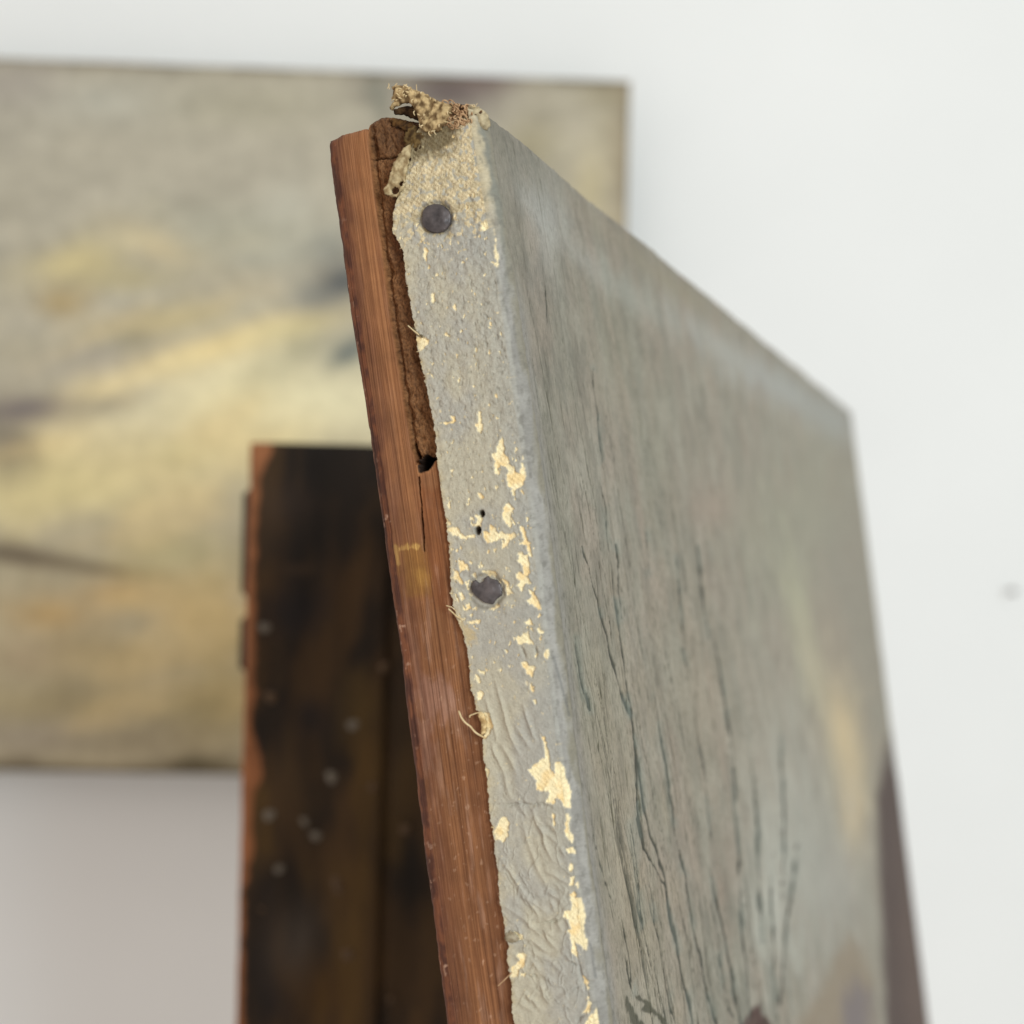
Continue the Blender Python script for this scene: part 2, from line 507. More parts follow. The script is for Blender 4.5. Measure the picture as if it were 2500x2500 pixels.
K2 = (1050, 950, 6.44); K3 = (1050, 1250, 5.52); K4 = (1100, 1550, 5.52); K5 = (1150, 1850, 5.52); K6 = (1200, 2150, 5.52)
CHIPS = [Z(p, *k) for k, ps in (
    (K2, [
        [(770, 360), (800, 370), (800, 500), (835, 620), (790, 700), (740, 650), (720, 580), (760, 500), (745, 400)],
        [(1130, 750), (1160, 800), (1150, 880), (1180, 930), (1150, 990), (1220, 1080), (1240, 1170), (1330, 1230), (1350, 1310), (1400, 1330), (1440, 1200), (1430, 1150), (1500, 1250), (1510, 1370), (1470, 1480), (1390, 1560), (1330, 1580), (1340, 1680), (1300, 1690), (1280, 1570), (1220, 1510), (1190, 1340), (1240, 1290), (1180, 1220), (1110, 1200), (1060, 1260), (1110, 1320), (1070, 1350), (1010, 1290), (1020, 1130), (960, 1040), (980, 1010), (1040, 1000), (1060, 860)],
        [(755, 1630), (800, 1640), (850, 1700), (810, 1740), (760, 1680)],
        [(1350, 920), (1380, 950), (1350, 1000), (1330, 960)], [(1450, 1040), (1480, 1100), (1440, 1130)], [(1290, 1070), (1320, 1080), (1300, 1110)]]),
    (K3, [
        [(1000, -80), (1070, -130), (1130, -40), (1110, 0), (1090, 80), (1110, 170), (1090, 220), (1060, 180), (990, 110), (985, 60)],
        [(820, 170), (870, 190), (920, 300), (980, 260), (1030, 300), (1130, 280), (1170, 340), (1080, 380), (1040, 450), (980, 490), (960, 460), (1030, 370), (950, 360), (900, 400), (770, 410), (720, 330), (720, 270), (800, 270)],
        [(620, 40), (720, 80), (690, 190), (640, 190), (560, 190), (570, 150), (640, 150)],
        [(205, 40), (250, 110), (300, 180), (220, 180)],
        [(215, 230), (330, 200), (380, 220), (440, 320), (600, 310), (590, 340), (440, 370), (390, 330), (320, 310), (270, 270)],
        [(1210, 190), (1260, 190), (1300, 320), (1340, 430), (1380, 600), (1340, 600), (1290, 440), (1210, 430), (1270, 390), (1230, 260)],
        [(1190, 560), (1240, 550), (1320, 590), (1340, 700), (1350, 820), (1300, 870), (1370, 960), (1280, 980), (1230, 1060), (1170, 990), (1210, 940), (1160, 840), (1200, 810), (1260, 840), (1250, 740), (1190, 660)],
        [(1320, 1040), (1400, 1080), (1440, 1150), (1490, 1260), (1500, 1330), (1460, 1300), (1400, 1270), (1290, 1200), (1390, 1150)],
        [(380, 650), (450, 660), (510, 720), (540, 790), (480, 770), (410, 790)],
        [(285, 890), (340, 860), (320, 770), (380, 800), (400, 880), (470, 970), (430, 980), (370, 920)],
        [(370, 1090), (420, 1090), (480, 1170), (430, 1190)], [(480, 1240), (520, 1230), (550, 1310), (490, 1300)], [(510, 1380), (570, 1380), (550, 1420)],
        [(960, 900), (1020, 900), (1070, 1000), (1120, 1100), (1040, 1120), (1020, 1000)],
        [(700, 800), (820, 780), (910, 840), (870, 880), (760, 850)], [(800, 1310), (900, 1240), (940, 1270), (850, 1330)],
        [(560, 830), (610, 820), (620, 880), (570, 890)], [(670, 700), (720, 720), (680, 760)],
        [(1130, 1690), (1230, 1670), (1330, 1600), (1340, 1680), (1390, 1780), (1280, 1770), (1190, 1780)],
        [(1280, 1480), (1340, 1440), (1390, 1520), (1310, 1520)], [(1440, 1560), (1490, 1550), (1530, 1640), (1470, 1630)],
        [(480, 1480), (680, 1450), (670, 1490), (590, 1510)], [(1285, 60), (1330, 80), (1310, 130)]]),
    (K4, [
        [(1290, 180), (1330, 190), (1330, 260), (1300, 340), (1270, 270)],
        [(960, 360), (1030, 350), (1050, 410), (1130, 410), (1150, 450), (1100, 560), (1030, 510), (980, 440)],
        [(1070, 660), (1130, 690), (1120, 770), (1080, 740)], [(1110, 870), (1160, 870), (1150, 920)],
        [(370, 470), (470, 490), (470, 540), (400, 510)], [(340, 540), (390, 570), (410, 660), (370, 660)], [(390, 740), (450, 790), (440, 840), (380, 880), (350, 840)],
        [(460, 1030), (530, 1060), (580, 1230), (540, 1300), (480, 1400), (450, 1400), (470, 1200), (450, 1100)],
        [(640, 470), (690, 440), (680, 490)], [(770, 410), (820, 400), (810, 440)], [(730, 200), (790, 210), (760, 235)],
        [(1220, 1340), (1270, 1380), (1340, 1620), (1340, 1750), (1280, 1720), (1270, 1550)]]),
    (K5, [
        [(770, 160), (880, 80), (960, 0), (1060, 0), (1070, 140), (1130, 220), (1140, 60), (1210, 40), (1230, 110), (1270, 160), (1280, 300), (1340, 390), (1350, 520), (1350, 680), (1270, 680), (1230, 590), (1170, 530), (1130, 560), (1130, 620), (1010, 590), (1070, 480), (1040, 440), (970, 460), (890, 420), (880, 300), (830, 240)],
        [(205, 130), (270, 190), (220, 270)],
        [(410, 790), (480, 800), (510, 880), (500, 1060), (430, 1140), (330, 1080), (320, 1000), (360, 890)],
        [(1280, 700), (1330, 800), (1330, 980), (1370, 1040), (1390, 1180), (1340, 1130), (1270, 1030), (1280, 850)],
        [(1290, 1230), (1350, 1200), (1390, 1180), (1400, 1290), (1310, 1290)],
        [(1320, 1400), (1370, 1420), (1370, 1510), (1330, 1540)], [(1340, 1610), (1390, 1600), (1380, 1720), (1330, 1720)], [(1400, 1680), (1455, 1650), (1450, 1760), (1400, 1720)],
        [(1100, 740), (1130, 760), (1140, 960), (1110, 900)]]),
    (K6, [
        [(1060, 180), (1110, 130), (1140, 220), (1210, 230), (1240, 330), (1270, 460), (1250, 620), (1260, 770), (1290, 800), (1300, 950), (1230, 920), (1200, 870), (1130, 840), (1150, 960), (1180, 1070), (1080, 980), (1080, 820), (1030, 660), (1080, 640), (1040, 530), (980, 480), (980, 410), (1080, 400)],
        [(290, 670), (430, 740), (440, 790), (380, 800), (310, 730)],
        [(380, 970), (480, 980), (440, 1150), (370, 1210), (360, 1300), (270, 1290), (280, 1160), (340, 1120), (380, 1050), (330, 1000)],
        [(390, 1240), (490, 1240), (440, 1290), (390, 1280)],
        [(1215, 1240), (1290, 1340), (1320, 1500), (1260, 1420)], [(1300, 1560), (1350, 1640), (1320, 1780), (1230, 1780), (1300, 1680)],
        [(1400, 1690), (1440, 1790), (1440, 1990), (1240, 1990), (1330, 1800), (1390, 1780)]]),
) for p in ps]
CHIPS += [[(1005, 822), (1030, 822), (1050, 830), (1035, 850), (1028, 862), (1022, 850)], [(1052, 720), (1062, 715), (1060, 740), (1056, 745)],
          [(1205, 560), (1212, 590), (1218, 640), (1214, 650), (1207, 610)], [(1175, 545), (1190, 540), (1192, 560), (1178, 565)], [(1035, 600), (1044, 610), (1042, 640), (1034, 630)],
          [(1200, 640), (1220, 640), (1216, 655)], Z([(330, 420), (385, 440), (420, 510), (380, 515), (335, 545), (250, 550), (150, 545), (150, 520), (240, 528), (345, 490)], *K2)]
OCHRE = [Z([(390, 1460), (470, 1500), (600, 1600), (630, 1750), (530, 1780), (480, 1750), (430, 1580)], *K3)]
HOLES = [((1176, 1254), 7.0), ((1166, 1295), 8.5), ((968, 700), 0.0)]
RIDGES = [Z(p, *k) for k, ps in (
    (K4, [[(620, 650), (700, 950), (760, 1200), (820, 1400), (920, 1600)], [(480, 870), (580, 1150), (620, 1400)], [(990, 950), (1080, 1250), (1150, 1420)], [(900, 1250), (1080, 1520)], [(700, 1500), (820, 1700), (900, 1880)], [(560, 1480), (700, 1800)]]),
    (K5, [[(680, 800), (720, 950), (770, 1150), (870, 1400), (930, 1560), (1000, 1700), (1100, 1800)], [(830, 700), (900, 900), (970, 1000), (1010, 1180), (1090, 1380)],
          [(400, 1350), (520, 1500), (620, 1680), (720, 1830), (850, 1932)], [(1000, 1530), (1120, 1570), (1200, 1640), (1320, 1680)], [(430, 150), (480, 350), (540, 550)],
          [(930, 960), (1060, 1060), (1150, 1130)], [(600, 560), (700, 700), (760, 780)], [(1040, 1800), (1140, 1880)], [(1180, 1180), (1280, 1330)]]),
    (K6, [[(340, 80), (430, 220), (560, 290), (700, 400)], [(480, 260), (580, 380), (640, 480)], [(560, 560), (700, 540), (850, 500), (960, 480)], [(330, 440), (460, 520), (640, 720)],
          [(720, 680), (770, 800), (860, 900)], [(740, 660), (840, 780)], [(870, 520), (960, 680)], [(450, 760), (560, 810), (700, 920), (760, 960)],
          [(540, 880), (600, 1000), (680, 1030), (780, 1070), (860, 1140), (980, 1260)], [(830, 1000), (950, 950), (1080, 920)], [(980, 980), (1080, 1090), (1160, 1120)],
          [(700, 1280), (860, 1380)], [(650, 1340), (720, 1560), (780, 1640)], [(850, 1630), (1060, 1500), (1220, 1390)], [(430, 1500), (560, 1620), (660, 1740)],
          [(400, 1660), (560, 1750)], [(780, 220), (850, 400)], [(760, 150), (900, 230), (1000, 370)], [(170, 330), (330, 440)], [(560, 1100), (640, 1200)], [(300, 1000), (430, 1080)]]),
) for p in ps]
FURROWS = [Z(p, *k) for k, ps in ((K5, [[(360, 640), (500, 640), (650, 620), (800, 640), (950, 620), (1080, 660)]]),
                                  (K6, [[(1030, 1520), (1120, 1460), (1230, 1390)], [(1160, 1060), (1180, 1160), (1230, 1350), (1290, 1540)], [(1320, 850), (1360, 950), (1370, 1100), (1400, 1300)], [(480, 1270), (620, 1300)], [(1040, 1100), (1160, 1130)], [(1130, 1932), (1250, 1800)], [(600, 570), (760, 560), (960, 510)]]),
                                  (K4, [[(1390, 300), (1430, 450), (1480, 620), (1540, 860), (1600, 1080)], [(960, 170), (1010, 320)], [(1140, 160), (1160, 280)]]),
                                  ) for p in ps]

# ---------------------------------------------------------------- canvas sheet (side margin, rounded edge, front, far edge, top fold)
RC = 0.0021
v_fine = np.arange(-0.0005, 0.172, 0.00018)
steps = [v_fine[-1]]
st = 0.00018
while steps[-1] < HGT:
    st = min(st * 1.011, 0.004 if steps[-1] > 0.42 else 0.0013)
    steps.append(steps[-1] + st)
vrow = np.r_[v_fine, np.array(steps[1:])]
n_top = 14
s_cols = [RC]; st = 0.00022
while s_cols[-1] < WID - 0.003:
    st = min(st * 1.0075, 0.0030); s_cols.append(s_cols[-1] + st)
s_cols = np.array(s_cols[:-1] + [WID - 0.003])
NS, NA, NF, NR = 190, 15, len(s_cols), 12
e_bv = px_side(EDGE_L)
bmax = np.interp(vrow, e_bv[:, 1], e_bv[:, 0])
bmax = bmax + fbm(vrow * 900, vrow * 0 + 3, 3, 11) * 0.00035 + fbm(vrow * 3500, vrow * 0 + 9, 2, 12) * 0.00016
nv = len(vrow)
_bw = px_side([(1172, 300), (1230, 700), (1318, 1300), (1386, 1800), (1470, 2400)])[:, 1]
bow = np.interp(vrow, _bw, [0.0003, 0.0012, 0.0011, 0.0, -0.0003])
bow = np.convolve(np.pad(bow, 60, mode='edge'), np.ones(121) / 121, 'valid')
frac = np.linspace(1, 0, NS)
bb = (RC - bow[:, None]) + frac[None, :] * (bmax[:, None] - RC + bow[:, None])              # side columns, torn edge first
vv = np.repeat(vrow[:, None], NS, 1)
Xb, Yv = bb * 1000, vv * 1000                               # millimetres
PXs = project(side_pt(bb, vv, np.full(bb.shape, 0.0006)))
px, py = PXs[..., 0], PXs[..., 1]

# relief and colour of the side margin
low = fbm(Xb * 0.09, Yv * 0.05, 3, 20)
h = 0.0007 + 0.00022 * low
peel = fbm(Xb * 0.62, Yv * 0.62, 3, 21, 0.55)
rough_zone = np.exp(-((py - 780) / 520) ** 2) * 1.0 + 0.28
pits = np.clip(fbm(Xb * 0.95, Yv * 0.95, 3, 27, 0.65) - 0.18, 0, 1)
h = h + 0.00020 * rough_zone * peel - 0.00030 * rough_zone * pits
top_z = 1 - sstep(470, 640, py + 60 * fbm(Xb * 0.25, Yv * 0.25, 3, 31) - 0.15 * (1180 - px))
h = h + 0.00020 * top_z * fbm(Xb * 0.9, Yv * 0.9, 3, 22)
grey = lin(171, 166, 154); grey2 = lin(160, 160, 154); warm = lin(182, 174, 154)
mixv = sstep(-0.25, 0.25, fbm(Xb * 0.10, Yv * 0.07, 4, 23))[..., None]
col = grey * (1 - mixv) + warm * mixv
right = sstep(0.55, 0.06, bb / np.maximum(bmax[:, None], 1e-4))[..., None]
col = col * (1 - 0.55 * right) + grey2 * 0.55 * right
col = col * (1 - 0.12 * (rough_zone * np.clip(pits * 4, 0, 1)))[..., None]
tan = lin(214, 197, 161); olive = lin(160, 148, 120)
tmix = sstep(-0.2, 0.35, fbm(Xb * 0.5, Yv * 0.5, 4, 24))[..., None]
rawc = tan * (1 - 0.45 * tmix) + olive * 0.45 * tmix
flake = sstep(0.02, 0.16, fbm(Xb * 0.9, Yv * 0.9, 4, 25) - 0.52 + 0.82 * top_z)[..., None]
col = col * (1 - flake) + rawc * flake
weave = 0.10 + 0.85 * flake[..., 0] * top_z
# dark olive area of cloth, slightly sunken, at the corner
d = poly_sdf(px, py, [(1000, 285), (1085, 285), (1112, 310), (1108, 345), (1075, 372), (1040, 380), (1010, 388), (992, 395), (995, 350)])
gr = sstep(24, -14, d + 16 * fbm(Xb * 0.8, Yv * 0.8, 3, 26))[..., None]
col = col * (1 - 0.9 * gr) + lin(108, 94, 66) * 0.9 * gr
h = h - 0.0004 * gr[..., 0]
cream = lin(252, 234, 190); cream2 = lin(246, 218, 162)
col_unlost = col[:, -1:].copy() * 0.4 + grey2 * 0.6
nz1 = fbm(Xb * 1.3, Yv * 1.3, 3, 41)
nz2 = fbm(Xb * 0.35, Yv * 0.35, 3, 42)
lost = np.zeros(bb.shape); lip = np.zeros(bb.shape)
for i, c in enumerate(CHIPS):
    idx = in_box(px, py, c, 14)
    if len(idx[0]) == 0:
        continue
    sd = poly_sdf(px[idx], py[idx], c) + 4.5 * nz1[idx]
    lost[idx] = np.maximum(lost[idx], sstep(1.2, -1.6, sd))
    lip[idx] = np.maximum(lip[idx], np.exp(-((sd - 3.2) / 2.2) ** 2))
# small scattered losses, thickest between the tacks and along the edges
zone = np.exp(-((py - 1400) / 190) ** 2) * 0.8 + np.exp(-((py - 560) / 160) ** 2) * 0.1 + 0.02
edgez = np.exp(-((bb - RC + bow[:, None]) / 0.0035) ** 2) * 0.6 + np.exp(-((bb - bmax[:, None]) / 0.0028) ** 2) * 0.75 + 0.3
edgez *= sstep(2350, 1800, py) * 0.7 + 0.3
sm = (1 - 0.92 * sstep(1600, 1720, py)) * sstep(0.53, 0.60, fbm(Xb * 0.8, Yv * 0.62, 4, 43, 0.6) + 0.26 * zone * edgez)
lost = np.maximum(lost, sm * 0.9)
lc = cream * (1 - sstep(-0.1, 0.4, nz2)[..., None]) + cream2 * sstep(-0.1, 0.4, nz2)[..., None]
col = col * (1 - lost[..., None]) + lc * lost[..., None]
h = h - 0.00022 * lost + 0.00007 * lip * (1 - lost)
weave = np.maximum(weave, 0.5 * lost)
wq = 3.0 * fbm(Xb * 0.5, Yv * 0.5, 3, 44)
h = h + 0.00006 * weave * (np.sin(Xb * 6.0 + wq) * np.sin(Yv * 5.8 + wq))
for c in OCHRE:
    idx = in_box(px, py, c, 20)
    m = sstep(8, -10, poly_sdf(px[idx], py[idx], c) + 12 * nz1[idx])[..., None] * 0.6
    col[idx] = col[idx] * (1 - m) + lin(196, 168, 112) * m
for r in RIDGES:
    idx = in_box(px, py, r, 26)
    dd, pr = line_dist(px[idx] + 3 * nz2[idx], py[idx], r)
    env = np.sin(np.pi * np.clip(pr, 0.06, 0.94)) ** 0.5
    h[idx] += 0.00025 * env * (0.6 + 0.8 * rng.random()) * np.exp(-(dd / 3.8) ** 2) - 0.00010 * env * np.exp(-((dd - 12) / 6.0) ** 2)
for r in FURROWS:
    idx = in_box(px, py, r, 24)
    dd, pr = line_dist(px[idx] + 2 * nz2[idx], py[idx] + 5 * nz1[idx], r)
    env = np.sin(np.pi * np.clip(pr, 0.05, 0.95)) ** 0.6
    h[idx] -= 0.00050 * env * np.exp(-(dd / 3.6) ** 2)
crk = np.abs(fbm(Xb * 0.22, Yv * 0.17, 3, 45))
low_z = sstep(1650, 2150, py)
h = h + low_z * 0.00018 * np.exp(-(crk / 0.035) ** 2) + low_z * 0.00012 * fbm(Xb * 0.45, Yv * 0.4, 2, 46)
for (hx, hy), hr in HOLES:
    if hr <= 0:
        continue
    dd = np.hypot(px - hx + 2 * nz1, (py - hy) * 0.85)
    m = sstep(hr + 1.5, hr - 2.5, dd)
    h = h - 0.0042 * m
    col = col * (1 - m[..., None]) + lin(70, 48, 28) * m[..., None]
# the cloth is pressed in by the tack heads
TACKS = [((1063, 532), 37.0), ((1188, 1442), 39.0)]
for (tx, ty), tr in TACKS:
    dd = np.hypot(px - tx, py - ty)
    h = h - 0.0007 * np.exp(-(np.clip(dd - tr + 8, 0, 99) / 14.0) ** 2)
    an = np.arctan2(py - ty, px - tx)
    h = h + 0.00022 * np.cos(7 * an + 1.5 * np.sin(2 * an) + tx) * np.exp(-((dd - tr - 14) / 16.0) ** 2)
    ring = np.exp(-((dd - tr - 3) / 5.0) ** 2)[..., None] * 0.45
    col = col * (1 - ring) + lin(96, 84, 66) * ring
# frayed, slightly lifted torn edge
ed = (bmax[:, None] - bb)
h = h + 0.00030 * np.exp(-ed / 0.0012) * (0.5 + 1.2 * np.abs(fbm(Yv * 0.35, Xb * 0 + 5, 3, 47)))
fr_e = (np.exp(-ed / 0.0007) * (0.35 + 0.5 * sstep(-0.1, 0.3, fbm(Yv * 0.5, Xb * 0.5, 3, 48))))[..., None]
col = col * (1 - fr_e) + lin(186, 168, 132) * fr_e
h = np.maximum(h, np.where(h < -0.0005, h, 0.00015))
Pside = side_pt(bb, vv, h)
# turned-down thickness of the cloth at the torn edge
Pe0 = side_pt(bb[:, :1] + 0.00008, vv[:, :1], np.full((nv, 1), -0.0004))
ce0 = np.tile(lin(112, 86, 56), (nv, 1, 1))

# rounded edge
th = np.linspace(0, np.pi / 2, NA + 2)[1:-1]
ha = h[:, -1:]
vA = np.repeat(vrow[:, None], NA, 1)
wav = (fbm(vrow * 30, vrow * 0 + 1, 3, 50) * 0.0005)[:, None]
thk = th[None, :]
bA = RC - RC * np.sin(thk) + 0 * vA
sA = RC - RC * np.cos(thk) + 0 * vA
hN = 0.0007
hA = ha * (1 - thk / (np.pi / 2)) + hN * (thk / (np.pi / 2)) + wav * np.sin(2 * thk)
xA = np.repeat(np.linspace(0, -3, NA)[None, :], nv, 0); yA = vA * 1000
hA = hA + 0.00016 * fbm(xA * 0.8, yA * 0.5, 4, 51)
vshift = 0.0023 * np.exp(-np.clip(vrow, 0, 1) / 0.0042)
vA = vA + vshift[:, None] * (thk / (np.pi / 2))
Parc = (O + vA[..., None] * V - (RC - bow[:, None] - RC * np.sin(thk))[..., None] * N + (RC - RC * np.cos(thk))[..., None] * (-OUTN)
        + hA[..., None] * (np.cos(thk)[..., None] * OUTN + np.sin(thk)[..., None] * N))
blue = lin(154, 152, 146); blue2 = lin(136, 134, 128)
mb = sstep(-0.3, 0.3, fbm(xA * 0.25, yA * 0.12, 4, 52))[..., None]
colA = blue * (1 - mb) + blue2 * mb
fA = sstep(0.34, 0.02, np.linspace(0, 1, NA))[None, :] + 0.5 * fbm(xA * 0.5, yA * 0.25, 4, 54)
fA = sstep(0.2, 0.8, fA)[..., None]
colA = colA * (1 - fA) + col_unlost * fA
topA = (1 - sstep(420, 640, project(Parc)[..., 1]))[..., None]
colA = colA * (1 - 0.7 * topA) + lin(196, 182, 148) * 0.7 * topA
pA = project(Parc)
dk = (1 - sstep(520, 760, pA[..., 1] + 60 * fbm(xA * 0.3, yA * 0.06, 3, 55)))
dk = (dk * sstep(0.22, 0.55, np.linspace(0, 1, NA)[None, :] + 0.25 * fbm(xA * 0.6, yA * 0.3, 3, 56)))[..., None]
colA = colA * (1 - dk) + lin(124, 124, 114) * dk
ffr = sstep(0.55, 1.0, np.linspace(0, 1, NA)[None, :] + 0.55 * fbm(xA * 0.35, yA * 0.10, 4, 57))[..., None]
colA = colA * (1 - ffr) + lin(130, 126, 112) * ffr
spk = (sstep(0.18, 0.42, fbm(xA * 1.1, yA * 0.45, 4, 58)) * 0.45)[..., None]
colA = colA * (1 - spk) + lin(104, 102, 94) * spk
flA = np.zeros(vA.shape); nA = fbm(xA * 1.1, yA * 0.7, 3, 53)
for c in CHIPS:
    idx = in_box(pA[..., 0], pA[..., 1], c, 8)
    if len(idx[0]):
        flA[idx] = np.maximum(flA[idx], sstep(1, -2, poly_sdf(pA[..., 0][idx], pA[..., 1][idx], c) + 4 * nA[idx]))
colA = colA * (1 - flA[..., None]) + cream * flA[..., None]
for r in FURROWS:
    idx = in_box(pA[..., 0], pA[..., 1], r, 15)
    if len(idx[0]):
        dd, pr = line_dist(pA[..., 0][idx], pA[..., 1][idx], r)
        m = np.exp(-(dd / 3.0) ** 2)[..., None] * 0.6
        colA[idx] = colA[idx] * (1 - m) + lin(92, 94, 92) * m

# front
ss = np.repeat(s_cols[None, :], nv, 0); vF = np.repeat((vrow + vshift)[:, None], NF, 1)
xF, yF = ss * 1000, vF * 1000
PF0 = front_pt(ss, vF, np.full(ss.shape, hN))
pf = project(PF0); fx, fy = pf[..., 0], pf[..., 1]
hF = hN + bow[:, None] * np.exp(-ss / 0.10) + 0.00018 * fbm(xF * 0.3, yF * 0.10, 3, 60) + 0.0007 * fbm(xF * 0.02, yF * 0.015, 2, 61)
g_ol = lin(132, 130, 117); g_tan = lin(152, 143, 129); g_pale = lin(165, 164, 151)
n1 = 0.2 + 0.6 * sstep(-0.45, 0.45, fbm(xF * 0.05, yF * 0.03, 5, 62))[..., None]
n2 = sstep(-0.3, 0.5, fbm(xF * 0.09, yF * 0.05, 4, 63))[..., None]
colF = g_ol * (1 - n1) + g_tan * n1
lightr = (sstep(60, 420, xF) * 0.55)[..., None]
colF = colF * (1 - 0.35 * n2 - lightr * 0.6) + g_pale * (0.35 * n2 + lightr * 0.6)


def splat(colr, X, Y, cx, cy, rx, ry, ang, rgb, al, wob=None):
    ca, sa = math.cos(math.radians(ang)), math.sin(math.radians(ang))
    dx, dy = X - cx, Y - cy
    q = ((dx * ca + dy * sa) / rx) ** 2 + ((-dx * sa + dy * ca) / ry) ** 2
    if wob is not None:
        q = q * (1 + wob)
    m = (al * np.exp(-q))[..., None]
    return colr * (1 - m) + lin(*rgb) * m


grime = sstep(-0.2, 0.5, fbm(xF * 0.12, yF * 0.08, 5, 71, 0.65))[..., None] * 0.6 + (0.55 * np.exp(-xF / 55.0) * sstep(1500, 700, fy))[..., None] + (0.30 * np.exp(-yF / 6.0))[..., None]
mauve = sstep(0.0, 0.5, fbm(xF * 0.035, yF * 0.03, 4, 72))[..., None] * 0.32
colF = colF * (1 - mauve) + lin(158, 142, 128) * mauve
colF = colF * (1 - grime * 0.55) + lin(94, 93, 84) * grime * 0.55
wobF = np.clip(fbm(xF * 0.06, yF * 0.06, 3, 64) * 1.2, -0.8, 2)
for a in [
    (1330, 560, 40, 110, 0, (166, 168, 164), .45), (1290, 500, 30, 60, -35, (166, 168, 166), .4), (1430, 640, 110, 30, 40, (164, 167, 163), .3),
    (1560, 740, 140, 32, 38, (164, 168, 160), .35), (1760, 850, 150, 30, 38, (172, 174, 168), .5), (1930, 960, 150, 34, 33, (168, 173, 172), .6), (2040, 1030, 60, 40, 33, (160, 164, 162), .7),
    (1480, 560, 120, 22, 42, (146, 138, 122), .6), (1650, 700, 120, 22, 38, (142, 136, 116), .55), (1280, 420, 90, 60, 50, (136, 136, 126), .5),
    (1735, 1240, 70, 60, 0, (156, 140, 126), .6), (1860, 1300, 80, 130, 0, (150, 150, 132), .4), (1980, 1250, 100, 200, 10, (154, 154, 136), .5),
    (2060, 1450, 60, 200, 0, (150, 146, 134), .6), (1950, 1480, 30, 120, -12, (176, 176, 150), .6), (1985, 1640, 34, 110, -14, (182, 176, 150), .7),
    (2060, 1800, 42, 140, -8, (206, 188, 150), .9), (2080, 1980, 32, 120, 0, (204, 186, 150), .85), (2030, 1560, 40, 120, -10, (158, 148, 132), .6),
    (1900, 1900, 80, 260, -6, (172, 168, 154), .5), (1960, 2100, 120, 260, -4, (170, 172, 164), .6), (1880, 2200, 40, 180, 0, (188, 190, 180), .5), (2060, 2150, 50, 120, 0, (160, 160, 154), .5),
    (1780, 2060, 30, 70, 0, (140, 126, 112), .4), (1770, 2160, 22, 60, 0, (134, 118, 104), .4),
    (1500, 880, 60, 180, -8, (128, 130, 112), .35), (1600, 1100, 50, 160, -6, (132, 134, 118), .35), (1470, 1750, 60, 220, -8, (136, 130, 108), .4), (1550, 2200, 70, 260, -9, (158, 146, 124), .5), (1700, 1700, 90, 240, -7, (158, 148, 130), .45)]:
    colF = splat(colF, fx, fy, *a[:5], a[5], a[6], wobF)


def blot(colr, X, Y, poly, rgb, soft, al, wob):
    idx = in_box(X, Y, poly, soft * 2)
    m = (al * sstep(soft, -soft, poly_sdf(X[idx], Y[idx], poly) + wob[idx]))[..., None]
    colr[idx] = colr[idx] * (1 - m) + lin(*rgb) * m
    return colr


wp = 14 * fbm(xF * 0.05, yF * 0.05, 4, 65); wn = 7 * fbm(xF * 0.4, yF * 0.4, 3, 66)
colF = blot(colF, fx, fy, [(2168, 1790), (2190, 1880), (2300, 2500), (2320, 2700), (2170, 2700), (2160, 2400), (2145, 2100), (2140, 1950)], (74, 58, 54), 12, .95, wp * 0.4)
colF = blot(colF, fx, fy, [(2200, 2000), (2240, 2150), (2290, 2500), (2310, 2700), (2230, 2700), (2200, 2300)], (104, 86, 76), 26, .5, wp * 2.5)
colF = blot(colF, fx, fy, [(2075, 2285), (2110, 2320), (2132, 2400), (2135, 2700), (1960, 2700), (1950, 2490), (2000, 2430), (2035, 2340)], (142, 130, 112), 22, .85, wp)
colF = blot(colF, fx, fy, [(2085, 2390), (2125, 2430), (2130, 2700), (2060, 2700), (2060, 2450)], (110, 104, 112), 26, .7, wp)
colF = blot(colF, fx, fy, [(1808, 2505), (1830, 2470), (1856, 2450), (1864, 2474), (1884, 2500), (1890, 2700), (1800, 2700)], (74, 48, 42), 5, .95, wn)
